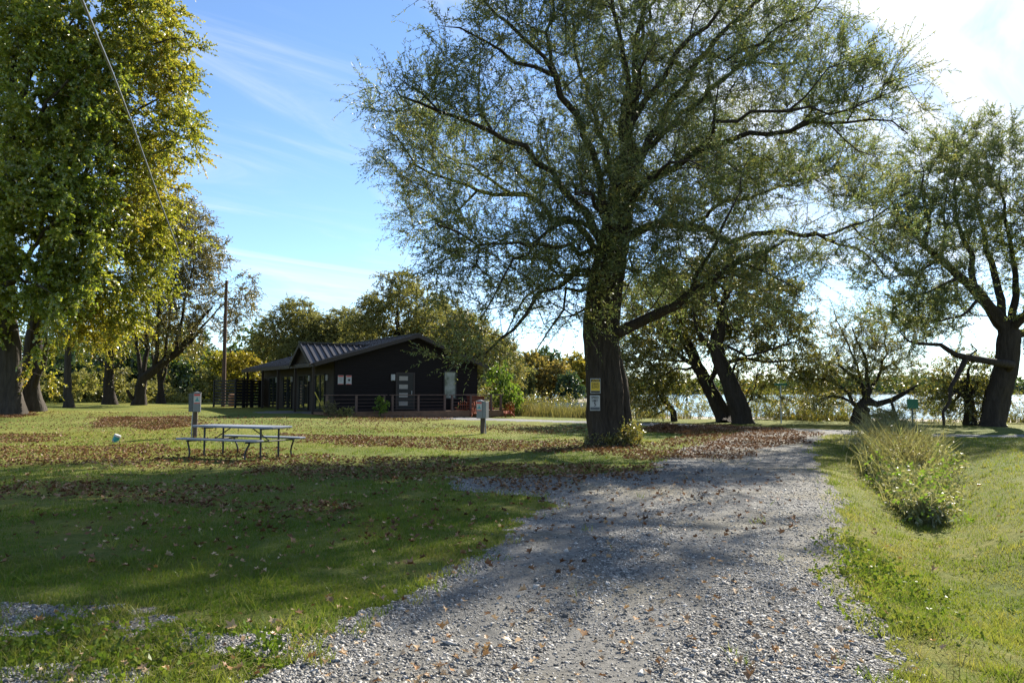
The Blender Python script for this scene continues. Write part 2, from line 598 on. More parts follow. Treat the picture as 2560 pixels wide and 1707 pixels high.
class Tree:
    def __init__(s, rng):
        s.rng = rng
        s.pos, s.par, s.rad, s.plen, s.fix = [], [], [], [], []
        s.A = np.zeros((60000, 3))
        s.P = np.zeros(60000)
        s.n = 0

    def node(s, p, par, r=0.0, fix=False):
        p = np.asarray(p, float)
        i = s.n
        s.A[i] = p
        pl = 0 if par < 0 else s.P[par] + np.linalg.norm(p - s.A[par])
        s.P[i] = pl
        s.par.append(par)
        s.rad.append(r)
        s.fix.append(fix)
        s.n += 1
        return i

    def limb(s, pts, r0, r1, par=-1, step=.45, wob=.04):
        """smooth limb through control points; starts at the nearest existing node when par is None"""
        pts = [np.asarray(p, float) for p in pts]
        if par is None:
            par = int(np.argmin(np.linalg.norm(s.A[:s.n] - pts[0], axis=1)))
            pts = [s.A[par].copy()] + pts[1:]
        # Catmull-Rom
        P = [2 * pts[0] - pts[1]] + pts + [2 * pts[-1] - pts[-2]]
        out = []
        for i in range(1, len(P) - 2):
            L = np.linalg.norm(P[i + 1] - P[i])
            k = max(1, int(L / step))
            for j in range(k):
                t = j / k
                a, b, c, d = P[i - 1], P[i], P[i + 1], P[i + 2]
                out.append(.5 * (2 * b + (c - a) * t + (2 * a - 5 * b + 4 * c - d) * t * t + (3 * b - a - 3 * c + d) * t ** 3))
        out.append(P[-2])
        ids = []
        n = len(out)
        for i, p in enumerate(out):
            f = i / max(1, n - 1)
            r = r0 * (1 - f) + r1 * f
            if i == 0 and par >= 0:
                ids.append(par)
                continue
            q = p + s.rng.normal(0, wob, 3) * (1 if 0 < i < n - 1 else 0)
            par = s.node(q, par, r, True)
            ids.append(par)
        return ids

    def grow(s, C, alpha=.25, step=.5, lift=.12, jit=.07):
        """joins every cluster centre to the nearest suitable node with a curved twig"""
        base = s.A[:s.n]
        d0 = np.array([np.min(np.linalg.norm(base - c, axis=1)) for c in C])
        s.tips = []
        for c in C[np.argsort(d0)]:
            d = np.linalg.norm(s.A[:s.n] - c, axis=1)
            q = int(np.argmin(d + alpha * s.P[:s.n]))
            L = d[q]
            if L < .08:
                s.tips.append((q, c))
                continue
            a = s.A[q]
            pq = s.par[q]
            t = unit(a - s.A[pq]) if pq >= 0 else np.array([0, 0, 1.0])
            ctrl = a + (c - a) * .4 + t * L * .25 + np.array([0, 0, lift * L])
            k = max(1, int(L / step))
            p = q
            for j in range(1, k + 1):
                f = j / k
                x = a * (1 - f) ** 2 + ctrl * 2 * f * (1 - f) + c * f * f
                if j < k:
                    x = x + s.rng.normal(0, jit * min(1, L), 3)
                p = s.node(x, p)
            s.tips.append((p, c))

    def finish(s, tip=.009, e=2.25, rmax=9):
        n = s.n
        s.par = np.array(s.par)
        acc = np.zeros(n)
        kids = [[] for _ in range(n)]
        r = np.zeros(n)
        rad = np.array(s.rad)
        for i in range(n - 1, -1, -1):
            v = max(acc[i] ** (1 / e) if acc[i] > 0 else tip, tip)
            v = max(v, rad[i]) if rad[i] > 0 else v
            if s.fix[i] and rad[i] > 0:
                v = min(v, max(rad[i] * 1.5, .02))
            r[i] = v
            p = s.par[i]
            if p >= 0:
                acc[p] += v ** e
                kids[p].append(i)
        s.r = r
        s.kids = kids

    def chains(s):
        out = []
        st = [(i, -1) for i in range(s.n) if s.par[i] < 0]
        while st:
            i, p = st.pop()
            ch = [p] if p >= 0 else []
            while True:
                ch.append(i)
                k = s.kids[i]
                if not k:
                    break
                k = sorted(k, key=lambda q: -s.r[q])
                for q in k[1:]:
                    st.append((q, i))
                i = k[0]
            out.append(ch)
        return out


def tube_np(P, r, k, flute=0.0, seed=0):
    n = len(P)
    t = np.zeros_like(P)
    t[1:-1] = P[2:] - P[:-2]
    t[0] = P[1] - P[0]
    t[-1] = P[-1] - P[-2]
    t = unit(t)
    mt = unit(t.mean(0))
    ref = np.array([1.0, 0, 0]) if abs(mt[0]) < .7 else np.array([0, 1.0, 0])
    if abs(mt[2]) < .5:
        ref = np.array([0, 0, 1.0])
    a = unit(np.cross(t, ref))
    b = np.cross(t, a)
    w = np.linspace(0, 2 * np.pi, k, endpoint=False)
    rr = np.repeat(r[:, None], k, 1)
    if flute:
        h = np.arange(n)[:, None] * .35
        rr = rr * (1 + flute * (np.sin(3 * w + seed + h * .3) * .5 + np.sin(5 * w + 2 * seed - h * .5) * .4 + np.sin(9 * w + h * .9) * .25 + .20 * np.sin(23 * w + 5 * vnoise(w * 3 + 0 * h, h * .9, 8)) + .14 * np.sin(37 * w + 4 * vnoise(w * 4 + 0 * h, h * 1.1, 12)) + .5 * vnoise(w * 2.4 + 0 * h, h * 1.3 + seed, 3)))
    V = P[:, None, :] + rr[..., None] * (np.cos(w)[None, :, None] * a[:, None, :] + np.sin(w)[None, :, None] * b[:, None, :])
    i = np.arange(n - 1)[:, None] * k
    j = np.arange(k)[None, :]
    j2 = (j + 1) % k
    Fq = np.stack([i + j, i + j2, i + k + j2, i + k + j], -1).reshape(-1, 4)
    return V.reshape(-1, 3), Fq


def wood_meshes(tr, thick=.13, flare=None, flute=.16, hi=26):
    """splits the skeleton into thick trunk/limbs and thin branches"""
    Vs = {0: [], 1: []}
    Fs = {0: [], 1: []}
    off = {0: 0, 1: 0}

    def put(which, P, r, k, fl, seed):
        if len(P) < 2:
            return
        V, Fq = tube_np(P, r, k, fl, seed)
        Vs[which].append(V)
        Fs[which].append(Fq + off[which])
        off[which] += len(V)
    for ci, ch in enumerate(tr.chains()):
        P = tr.A[ch]
        r = tr.r[ch].copy()
        if ci > 0 and len(ch) > 1 and tr.par[ch[1]] == ch[0]:
            r[0] = min(r[0], r[1] * 1.25)
        cut = int(np.argmax(r < thick)) if (r < thick).any() else len(ch)
        if cut >= 2:
            Q, q = P[:cut + 1], r[:cut + 1]
            rootchain = tr.par[ch[0]] < 0
            big = rootchain and q[0] > .2
            put(0, Q, q, hi if big else (12 if q[0] > .2 else 9), flute if big else .06, ci)
        else:
            cut = 0
        if len(ch) - cut >= 2:
            Q, q = P[cut:], r[cut:]
            put(1, Q, q, 6 if q[0] > .06 else (5 if q[0] > .03 else 3), 0, ci)
    res = []
    for w in (0, 1):
        res.append((np.concatenate(Vs[w]), np.concatenate(Fs[w])) if Vs[w] else None)
    return res


def leaves_mesh(tips, dirs, rng, K=9, Mn=22, twig=(.4, .9), L=.11, W=.022, droop=.35, spread=.9, twr=.004, fold=.25, hang=.25, up=0.0):
    C = np.repeat(tips, K, 0)
    D = np.repeat(dirs, K, 0)
    n = len(C)
    d = unit(D * .7 + rng.normal(0, spread * .6, (n, 3)) + np.array([0, 0, up]))
    ln = rng.uniform(twig[0], twig[1], n)
    start = C + rng.normal(0, .05, (n, 3))

    def pt(f):
        return start[:, None, :] + d[:, None, :] * (ln[:, None] * f)[..., None] + np.array([0, 0, -1.0]) * (droop * ln[:, None] * f ** 2)[..., None]
    # leaves
    f = (np.arange(Mn)[None, :] + rng.uniform(.2, 1.0, (n, Mn))) / (Mn + .3)
    p = pt(f).reshape(-1, 3)
    tg = unit(d[:, None, :] + np.array([0, 0, -1.0]) * (2 * droop * f)[..., None]).reshape(-1, 3)
    m = len(p)
    ax = unit(tg * .7 + rng.normal(0, .55, (m, 3)) + np.array([0, 0, -hang]))
    nm = unit(np.cross(ax, rng.normal(0, 1, (m, 3))))
    sd = np.cross(ax, nm)
    l = L * rng.uniform(.45, 1.35, m)[:, None]
    w = W * rng.uniform(.7, 1.2, m)[:, None]
    V = np.empty((m, 4, 3), np.float32)
    V[:, 0] = p
    V[:, 1] = p + ax * l * .45 + sd * w + nm * w * fold
    V[:, 2] = p + ax * l - nm * l * .12
    V[:, 3] = p + ax * l * .45 - sd * w + nm * w * fold
    Fl = np.arange(m * 4).reshape(-1, 4)
    Vt = Ft = None
    if twr:
        fr = np.array([0, .5, 1.0])
        q = pt(np.repeat(fr[None, :], n, 0))            # n,3,3
        a = unit(np.cross(d, np.array([.3, .2, .9])))
        b = np.cross(d, a)
        rr = np.array([1, .75, .35]) * twr
        ring = np.stack([a, -a * .5 + b * .87, -a * .5 - b * .87], 1)   # n,3,3
        Vt = (q[:, :, None, :] + ring[:, None, :, :] * rr[None, :, None, None]).reshape(n, 9, 3)
        base = []
        for i in range(2):
            for k in range(3):
                k2 = (k + 1) % 3
                base.append((i * 3 + k, i * 3 + k2, i * 3 + 3 + k2, i * 3 + 3 + k))
        base = np.array(base)
        Ft = (np.arange(n)[:, None, None] * 9 + base[None]).reshape(-1, 4)
        Vt = Vt.reshape(-1, 3)
    return V.reshape(-1, 3), Fl, Vt, Ft


def ell(rng, c, r, n, shell=.55):
    """points in an ellipsoid, more towards its skin"""
    d = unit(rng.normal(0, 1, (n, 3)))
    q = (shell + (1 - shell) * rng.uniform(0, 1, n)) if shell else rng.uniform(0, 1, n) ** (1 / 3)
    return np.asarray(c) + d * q[:, None] * np.asarray(r)


def thin(C, dmin):
    keep = []
    A = np.zeros((len(C), 3))
    k = 0
    for c in C:
        if k == 0 or np.min(np.sum((A[:k] - c) ** 2, 1)) > dmin * dmin:
            A[k] = c
            k += 1
    return A[:k]


def build_tree(name, label, cat, base, tr, C, leaf, bark, leafm, group=None, thick=.13, alpha=.25, flute=.16, hi=26, step=.5, lift=.12, rng=None, tip=.009, jit=.07, parent_rz=0.0):
    """tr: Tree with its limbs laid in world coordinates; C: crown cluster centres"""
    rng = rng or R
    tr.grow(C, alpha=alpha, step=step, lift=lift, jit=jit)
    tr.finish(tip=tip)
    base = np.asarray(base, float)
    root = empty(name, base)
    tag(root, label, cat, group)
    tk, th = wood_meshes(tr, thick=thick, flute=flute, hi=hi)
    tips = np.array([tr.A[q] for q, c in tr.tips])
    dirs = np.array([tr.A[q] - tr.A[tr.par[q]] if tr.par[q] >= 0 else (0, 0, 1) for q, c in tr.tips])
    dirs = unit(dirs)
    LV, LF, TV, TF = leaves_mesh(tips, dirs, rng, **leaf)
    if tk:
        link('trunk', np_mesh('trunk', tk[0] - base, [tk[1]]), bark, root, True)
    bv, bf = ([], [])
    o = 0
    if th:
        bv.append(th[0]); bf.append(th[1]); o += len(th[0])
    if TV is not None:
        bv.append(TV); bf.append(TF + o)
    if bv:
        link('branches' if tk else 'stems', np_mesh('branches', np.concatenate(bv) - base, [np.concatenate(bf)]), bark, root, True)
    link('crown', np_mesh('crown', LV - base.astype(np.float32), [LF]), leafm, root)
    return root


def copy_tree(o, loc, rz, scale, label, group=None, leafm=None, cat=None, name=None):
    c = o.copy()
    COL.objects.link(c)
    if name:
        c.name = name
    c.location = [float(q) for q in loc]
    c.rotation_euler = (0, 0, rz)
    c.scale = scale if isinstance(scale, (tuple, list)) else (scale,) * 3
    c['label'] = label
    if group:
        c['group'] = group
    elif 'group' in c:
        del c['group']
    if cat:
        c['category'] = cat
    for ch in [q for q in o.children]:
        d = ch.copy()
        COL.objects.link(d)
        d.parent = c
        if leafm is not None and ch.name.startswith('crown'):
            d.material_slots[0].link = 'OBJECT'
            d.material_slots[0].material = leafm
    return c


exec_parts = []
# ------------------------------------------------------------------ world, sun
SUN_AZ, SUN_EL = rad(33), rad(33)
sun_dir = Vector((math.sin(SUN_AZ) * math.cos(SUN_EL), math.cos(SUN_AZ) * math.cos(SUN_EL), math.sin(SUN_EL)))
sl = bpy.data.lights.new('sun', 'SUN')
sl.energy = 5.0
sl.angle = rad(.53)
sl.color = (1.0, .93, .82)
so = bpy.data.objects.new('sun', sl)
COL.objects.link(so)
so.rotation_euler = sun_dir.to_track_quat('Z', 'Y').to_euler()
so.location = (20, 20, 60)

w = bpy.data.worlds.new('World')
sc.world = w
w.use_nodes = True
nt = w.node_tree
for n in list(nt.nodes):
    nt.nodes.remove(n)
L = nt.links.new
wo = N(nt, 'ShaderNodeOutputWorld')
bgd = N(nt, 'ShaderNodeBackground', Strength=.080)
sky = N(nt, 'ShaderNodeTexSky')
sky.sky_type = 'NISHITA'
sky.sun_disc = False
sky.sun_elevation = SUN_EL
sky.sun_rotation = SUN_AZ
sky.altitude = 100
sky.air_density = .85
sky.dust_density = .0
sky.ozone_density = 4.0
tc = N(nt, 'ShaderNodeTexCoord')
# thin cirrus: direction projected on a high flat layer, streaked noise
sep = N(nt, 'ShaderNodeSeparateXYZ')
L(tc.outputs['Generated'], sep.inputs[0])
zz = N(nt, 'ShaderNodeMath', operation='MAXIMUM')
L(sep.outputs['Z'], zz.inputs[0])
zz.inputs[1].default_value = 0.0
za = N(nt, 'ShaderNodeMath', operation='ADD')
L(zz.outputs[0], za.inputs[0])
za.inputs[1].default_value = .12
dx = N(nt, 'ShaderNodeMath', operation='DIVIDE')
L(sep.outputs['X'], dx.inputs[0]); L(za.outputs[0], dx.inputs[1])
dy = N(nt, 'ShaderNodeMath', operation='DIVIDE')
L(sep.outputs['Y'], dy.inputs[0]); L(za.outputs[0], dy.inputs[1])
cb = N(nt, 'ShaderNodeCombineXYZ')
L(dx.outputs[0], cb.inputs[0]); L(dy.outputs[0], cb.inputs[1])


def cloud_layer(rot, scl, nscale, lo, hi, seed, dist=1.2):
    mp = N(nt, 'ShaderNodeMapping')
    mp.vector_type = 'TEXTURE'
    mp.inputs['Rotation'].default_value = (0, 0, rad(rot))
    mp.inputs['Scale'].default_value = (1 / scl[0], 1 / scl[1], 1)
    mp.inputs['Location'].default_value = (seed, seed * .7, 0)
    L(cb.outputs[0], mp.inputs['Vector'])
    nz = N(nt, 'ShaderNodeTexNoise', Scale=nscale, Detail=9.0, Roughness=.58, Distortion=dist)
    L(mp.outputs[0], nz.inputs['Vector'])
    mr = N(nt, 'ShaderNodeMapRange', interpolation_type='SMOOTHSTEP')
    mr.inputs['From Min'].default_value = lo
    mr.inputs['From Max'].default_value = hi
    L(nz.outputs['Fac'], mr.inputs['Value'])
    return mr.outputs[0]


c1 = cloud_layer(36, (.40, 1.5, 1), 1.2, .45, .76, 5.3)
c2 = cloud_layer(62, (.5, 1.6, 1), 1.5, .50, .90, 8.4)
# the veil of cirrus is thickest on the sunward side of the sky
dt = N(nt, 'ShaderNodeVectorMath', operation='DOT_PRODUCT')
L(tc.outputs['Generated'], dt.inputs[0])
veil_dir = Vector((.45, .80, .47)).normalized()
dt.inputs[1].default_value = veil_dir
vm = N(nt, 'ShaderNodeMapRange', interpolation_type='SMOOTHSTEP')
vm.inputs['From Min'].default_value = .905
vm.inputs['From Max'].default_value = .995
L(dt.outputs['Value'], vm.inputs['Value'])
c3 = cloud_layer(44, (.5, 1.7, 1), 1.5, .30, .60, 1.7)
vv = N(nt, 'ShaderNodeMath', operation='MULTIPLY')
L(c3, vv.inputs[0]); L(vm.outputs[0], vv.inputs[1])
s1 = N(nt, 'ShaderNodeMath', operation='MULTIPLY_ADD')
L(c1, s1.inputs[0]); s1.inputs[1].default_value = .62
c2m = N(nt, 'ShaderNodeMath', operation='MULTIPLY')
L(c2, c2m.inputs[0]); c2m.inputs[1].default_value = .4
L(c2m.outputs[0], s1.inputs[2])
s2 = N(nt, 'ShaderNodeMath', operation='ADD', use_clamp=True)
L(s1.outputs[0], s2.inputs[0]); L(vv.outputs[0], s2.inputs[1])
s3 = N(nt, 'ShaderNodeMath', operation='MULTIPLY')
L(s2.outputs[0], s3.inputs[0]); s3.inputs[1].default_value = .95
cm = N(nt, 'ShaderNodeMix', data_type='RGBA')
L(s3.outputs[0], cm.inputs[0])
L(sky.outputs[0], cm.inputs[6])
cm.inputs[7].default_value = (5.0, 5.25, 5.5, 1)
L(cm.outputs[2], bgd.inputs['Color'])
L(bgd.outputs[0], wo.inputs['Surface'])

# ------------------------------------------------------------------ ground: one height field split by what covers it
DRIVE = gpoly([(2276, 1707), (2227, 1611), (2178, 1502), (2129, 1410), (2090, 1328), (2108, 1258), (2088, 1222), (2045, 1176),
               (2025, 1122), (2055, 1092), (2090, 1080), (1930, 1070), (1840, 1080), (1780, 1100), (1700, 1125), (1655, 1148), (1640, 1170), (1500, 1183),
               (1300, 1188), (1120, 1198), (1130, 1222), (1290, 1240), (1392, 1256), (1285, 1328), (1088, 1443), (925, 1530), (816, 1590),
               (724, 1660), (600, 1712)])
DRIVE = DRIVE + [(-2.6, 2.2), (-3.3, 0.0), (-4.2, -6.0), (1.6, -6.0), (1.7, 1.0)]
SPURS = [gpoly([(-60, 1506), (250, 1522), (560, 1566), (790, 1598), (800, 1640), (520, 1620), (220, 1574), (-60, 1572)]),
         gpoly([(-200, 1640), (120, 1650), (300, 1690), (380, 1760), (-200, 1800)])]
LANE = [tuple(G(u, v)[:2]) for u, v in [(700, 1030), (1000, 1040), (1180, 1046), (1480, 1056), (1750, 1066), (2000, 1077), (2300, 1086), (2560, 1092), (3100, 1108)]]
LANE += [(LANE[-1][0] + 30, LANE[-1][1] - 8)]


def in_drive(x, y):
    r = np.hypot(x, y)
    wx = x + (.16 * fbm(x * 1.6, y * 1.6, 5) + .10 * vnoise(x * 7, y * 7, 9)) * np.minimum(1.6, .55 + r / 14)
    wy = y + (.22 * fbm(x * 1.6, y * 1.6, 6) + .12 * vnoise(x * 7, y * 7, 10)) * np.minimum(1.8, .55 + r / 10)
    m = inpoly(wx, wy, DRIVE)
    for s in SPURS:
        m |= inpoly(wx, wy, s) & (fbm(x * 2.2, y * 2.2, 77) > -.45)
    return m


def in_lane(x, y):
    d, t = seg_dist(x, y, LANE)
    return d < 1.45 + .3 * fbm(x * .8, y * .8, 21)


def in_beach(x, y):
    s = y - shore_y(x) - 2.5 * fbm(x * .12, y * .12, 30)
    return (s > 4.0) & (x > -30)


th = np.concatenate([np.linspace(-180, -62, 40)[:-1], np.linspace(-62, -46, 40)[:-1], np.linspace(-46, 48, 600), np.linspace(48, 62, 40)[1:], np.linspace(62, 180, 40)[1:-1]])
th = np.radians(th)
rr = [.5]
while rr[-1] < 2600:
    q = rr[-1]
    rr.append(q * (1.0135 if q < 60 else (1.02 if q < 250 else 1.08)))
rr = np.array(rr)
TT, RR = np.meshgrid(th, rr)
X, Y = RR * np.sin(TT), RR * np.cos(TT)
Z = gz(X, Y)
nr, nth = X.shape
V = np.stack([X, Y, Z], -1).reshape(-1, 3)
i = np.arange(nr - 1)[:, None] * nth
j = np.arange(nth)[None, :]
j2 = (j + 1) % nth
FQ = np.stack([i + j, i + nth + j, i + nth + j2, i + j2], -1)[:, :, ::-1].reshape(-1, 4)
FQ = FQ.reshape(-1, 4)
cen = V[FQ].mean(1)
mdrive = in_drive(cen[:, 0], cen[:, 1]) & (np.hypot(cen[:, 0], cen[:, 1]) < 70)
mlane = in_lane(cen[:, 0], cen[:, 1]) & ~mdrive
mbeach = in_beach(cen[:, 0], cen[:, 1]) & ~mdrive & ~mlane
mlawn = ~(mdrive | mlane | mbeach)


def submesh(name, mask, material):
    f = FQ[mask]
    u, inv = np.unique(f.ravel(), return_inverse=True)
    return link(name, np_mesh(name, V[u], [inv.reshape(-1, 4)]), material, None, True)


# the small disc under the camera closes the sheet
tag(submesh('lawn', mlawn, M['lawn']), 'mown autumn lawn with a shallow ditch, sloping to the lake', 'lawn', kind='structure')
tag(submesh('gravel_drive', mdrive, M['gravel']), 'grey crushed stone drive running towards the lake', 'driveway', kind='structure')
tag(submesh('lakeside_lane', mlane, M['lane']), 'pale worn gravel lane crossing beyond the drive', 'lane', kind='structure')
tag(submesh('beach', mbeach, M['sand']), 'pale sandy beach between lawn and lake', 'beach', kind='structure')
wp = MB()
wp.add([(-60, 60, LAKE_Z), (2400, -400, LAKE_Z), (2400, 2400, LAKE_Z), (-900, 2400, LAKE_Z), (-300, 300, LAKE_Z)], [(0, 1, 2, 3, 4)])
tag(wp.build('lake', M['water']), 'bright rippled lake behind the shoreline trees', 'lake', kind='structure')

# ------------------------------------------------------------------ house
def local_xf(root):
    return root


HB = .27
HA = math.atan2(.54, .84)
house = empty('dark_cabin', (-10.1, 44.7, HB), HA)
tag(house, 'single storey black boarded cabin with low metal roof and small entrance gable', 'cabin')
WH, LH = 9.4, 15.0
ridge_x, ridge_z = 5.0, 4.74
eL, eR = (-1.35, 2.90), (9.9, 2.92)
sLs = (ridge_z - eL[1]) / (ridge_x - eL[0])
sRs = (ridge_z - eR[1]) / (eR[0] - ridge_x)
TH = .16
hL = eL[1] + sLs * (0 - eL[0]) - TH - .01
hR = eR[1] + sRs * (eR[0] - WH) - TH - .01
hP = ridge_z - TH - .015


def roof_z(x):
    return eL[1] + sLs * (x - eL[0]) if x < ridge_x else eR[1] + sRs * (eR[0] - x)


b = MB()
# gable wall facing the drive and the one behind, as 0.16 m thick slabs
prof = [(0, -.3), (WH, -.3), (WH, hR), (ridge_x, hP), (0, hL)]
for y0, y1 in ((0, .16), (LH - .16, LH)):
    b = MB()
    n = len(prof)
    vs = [(x, y0, z) for x, z in prof] + [(x, y1, z) for x, z in prof]
    b.add(vs, [tuple(range(n)), tuple(reversed(range(n, 2 * n)))] + [(k, n + k, n + (k + 1) % n, (k + 1) % n) for k in range(n)])
    if y0 == 0:                                   # lapped boards
        for k in range(1, 17):
            z = k * .26
            x0 = 0 if z < hL else (z - hL) / sLs
            x1 = WH if z < hR else WH - (z - hR) / sRs
            if x1 - x0 > .3:
                b.box(((x0 + x1) / 2, -.006, z), (x1 - x0 - .05, .016, .035))
    b.build('gable_wall', M['siding'], house)
b = MB()
b.box((.08, LH / 2, (hL - .3) / 2), (.16, LH - .33, hL + .3))
b.build('side_wall', M['siding_brown'], house)
b = MB()
b.box((WH - .08, LH / 2, (hR - .3) / 2), (.16, LH - .33, hR + .3))
b.build('side_wall', M['siding'], house)

y0, y1 = -.5, LH + .5
b = MB()
for xa, za, xb, zb in ((eL[0], eL[1], ridge_x, ridge_z), (ridge_x, ridge_z, eR[0], eR[1])):
    vs = [(xa, y0, za), (xb, y0, zb), (xb, y1, zb), (xa, y1, za), (xa, y0, za - TH), (xb, y0, zb - TH), (xb, y1, zb - TH), (xa, y1, za - TH)]
    b.add(vs, [(0, 1, 2, 3), (4, 7, 6, 5), (0, 4, 5, 1), (3, 2, 6, 7), (0, 3, 7, 4), (1, 5, 6, 2)])
    k = y0 + .02
    while k < y1:
        b.bar((xa, k, za + .02), (xb, k, zb + .02), .035, .05)
        k += .46
b.bar((ridge_x, y0 - .01, ridge_z + .04), (ridge_x, y1 + .01, ridge_z + .04), .30, .05)
roof = b.build('roof', M['roof'], house)
for A_, B_ in (((eL[0] - .02, y0 - .03, eL[1] - .09), (ridge_x, y0 - .03, ridge_z - .09)), ((ridge_x, y0 - .03, ridge_z - .09), (eR[0] + .02, y0 - .03, eR[1] - .09)), ((eL[0] - .025, y0, eL[1] - .10), (eL[0] - .025, y1, eL[1] - .10))):
    b = MB()
    b.bar(A_, B_, .04, .21)
    b.build('fascia', M['trim'], roof)

# small cross gable over the entrance on the left side
cy, cz, cx0 = 1.62, 4.10, -1.55
xr = eL[0] + (cz - eL[1]) / sLs
hw = 1.92
b = MB()
for sgn in (-1, 1):
    A_ = (cx0, cy, cz); B_ = (xr, cy, cz); C_ = (cx0, cy + sgn * hw, eL[1] - .03)
    D_ = (eL[0] + .05, cy + sgn * hw * .99, eL[1] + .0)
    vs = [A_, B_, D_, C_]
    vs += [(p[0], p[1], p[2] - .07) for p in vs]
    f = [(0, 1, 2, 3), (4, 7, 6, 5), (0, 4, 5, 1), (1, 5, 6, 2), (2, 6, 7, 3), (3, 7, 4, 0)]
    b.add(vs, f)
    k = cx0 + .03
    sl_ = (cz - eL[1]) / hw
    while k < xr - .1:
        # where the rib meets the main roof
        t = 1.0 if k < eL[0] else max(.0, 1 - (k - eL[0]) / (xr - eL[0]))
        if t > .06:
            b.bar((k, cy, cz + .035), (k, cy + sgn * hw * t, cz - sl_ * hw * t + .035), .05, .07)
        k += .40
b.bar((cx0 - .02, cy, cz + .05), (xr, cy, cz + .05), .24, .05)
b.build('entrance_gable_roof', M['roof'], house)
b = MB()
b.prism([(-hw + .12, 0), (hw - .12, 0), (0, cz - eL[1] - .12)], 0, .08)
b.build('entrance_gable_wall', M['siding_brown'], house, loc=(cx0 + .28, cy, eL[1] - .02), rot=(math.pi / 2, 0, math.pi / 2))
for sgn in (-1, 1):
    b = MB()
    b.bar((cx0 + .0, cy, cz - .1), (cx0 + .0, cy + sgn * (hw + .02), eL[1] - .13), .05, .16)
    b.build('entrance_gable_fascia', M['trim'], house)


def glazed(name, wall, c, w_, h_, parent, wallaxis, panes=1, frame=M['black'], pane='glass'):
    """framed glazing set on a wall; wallaxis 'x' = on the gable (y=0), 'y' = on the left side (x=0)"""
    d = MB()
    t = .07
    def bx(u, z, du, dz, dep, off):
        if wallaxis == 'x':
            d.box((c[0] + u, -off, c[1] + z), (du, dep, dz))
        else:
            d.box((-off, c[0] + u, c[1] + z), (dep, du, dz))
    for sx in (-1, 1):
        bx(sx * (w_ / 2 - t / 2), 0, t, h_, .09, .03)
    for sz in (-1, 1):
        bx(0, sz * (h_ / 2 - t / 2), w_ - 2 * t, t, .086, .03)
    for k in range(1, panes):
        bx(-w_ / 2 + w_ * k / panes, 0, .09, h_ - 2 * t, .08, .03)
    fr = d.build(name, frame, parent)
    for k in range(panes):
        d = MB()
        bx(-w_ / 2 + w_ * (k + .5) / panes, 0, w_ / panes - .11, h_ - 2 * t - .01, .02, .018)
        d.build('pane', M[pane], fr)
    return fr


# gable door with four lights, and the tall window
dx0 = 4.38
b = MB()
b.box((dx0, -.03, 1.32), (1.02, .08, 2.14))
door = b.build('door', M['black'], house)
b = MB()
for sx in (-1, 1):
    b.box((dx0 + sx * .57, -.035, 1.34), (.10, .10, 2.22))
b.box((dx0, -.035, 2.42), (1.04, .094, .07))
b.build('door_frame', M['trim'], door)
for k in range(4):
    b = MB()
    b.box((dx0 - .13, -.078, 2.10 - k * .50), (.56, .02, .26))
    b.build('door_light', M['offwhite'], door)
b = MB()
b.box((dx0 + .40, -.09, 1.25), (.03, .05, .20))
b.build('handle', M['steel'], door)
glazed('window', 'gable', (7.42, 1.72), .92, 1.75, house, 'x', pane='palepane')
b = MB()
b.box((3.58, -.05, 2.15), (.23, .10, .33))
lamp = b.build('wall_lamp', M['white'], house, bevel=.01)
b = MB()
b.box((3.58, -.055, 2.15), (.27, .03, .37))
b.build('lamp_backplate', M['steel'], lamp)
for ly in (4.25, 7.75, 11.2, 1.1):
    b = MB()
    b.box((-.07, ly, 2.12), (.11, .13, .34))
    b.build('wall_lamp', M['white'], house, bevel=.01)
for gy, gw in ((2.35, 1.7), (5.4, 1.9), (8.8, 1.9), (12.1, 1.9)):
    glazed('glass_door', 'side', (gy, 1.28), gw, 2.15, house, 'y', panes=2)
for ly in (.15, 3.45, 7.0, 10.6, 14.6):
    b = MB()
    b.box((-1.18, ly, 1.30), (.13, .13, 2.95))
    b.build('porch_post', M['siding_brown'], house)
# deck
b = MB()
k = -1.72
b.box((4.55, -.86, .10), (11.5, 1.66, .12))
b.box((4.55, -1.68, -.06), (11.5, .05, .28))
b.box((-.75, 7.0, .0), (1.30, 14.6, .12))
deck = b.build('deck', M['deckwood'], house)
for k_ in (0,):
    b = MB()
    for q in range(14):
        b.box((4.55, -1.64 + q * .118, .168), (11.52, .104, .016))
    b.build('deck_boards', M['deckwood'], deck)
# two notices on the gable
def notice(x, mark):
    b = MB()
    b.box((x, -.012, 1.98), (.34, .016, .52))
    s_ = b.build('notice_board', M['white'], house)
    for z_, t_ in ((2.19, .07), (1.74, .03)):
        b = MB()
        b.box((x, -.023, z_), (.30, .008, t_))
        b.build('notice_band', M['red'], s_)
    b = MB()
    if mark:
        b.tube([(x + .02, -.022, 1.97), (x + .02, -.028, 1.97)], .065, 12)
    else:
        for q in range(3):
            b.box((x, -.023, 2.06 - q * .07), (.20 - .03 * q, .006, .014))
    b.build('notice_mark', M['black'] if mark else M['darkgrey'], s_)


notice(.36, False)
notice(.84, True)


# railings along the deck edge: three lengths, posts, top rail and wires
def railing(xs, y, label, extra=None):
    o = empty('deck_railing', house.matrix_basis @ Vector((xs[0], y, .168)), HA)
    tag(o, label, 'railing', 'railings along the cabin deck')
    for x in xs:
        b = MB()
        b.box((x - xs[0], 0, .44), (.115, .115, .95))
        b.build('post', M['railwood'], o, bevel=.008)
    b = MB()
    b.box(((xs[-1] - xs[0]) / 2, 0, .95), (xs[-1] - xs[0] + .34, .15, .045))
    b.build('top_rail', M['railwood'], o, bevel=.006)
    for k in range(4):
        b = MB()
        z = .14 + k * .19
        b.tube([(.02, 0, z), (xs[-1] - xs[0] - .02, 0, z)], .012, 6)
        b.build('rail_wire', M['railwood'], o)
    return o


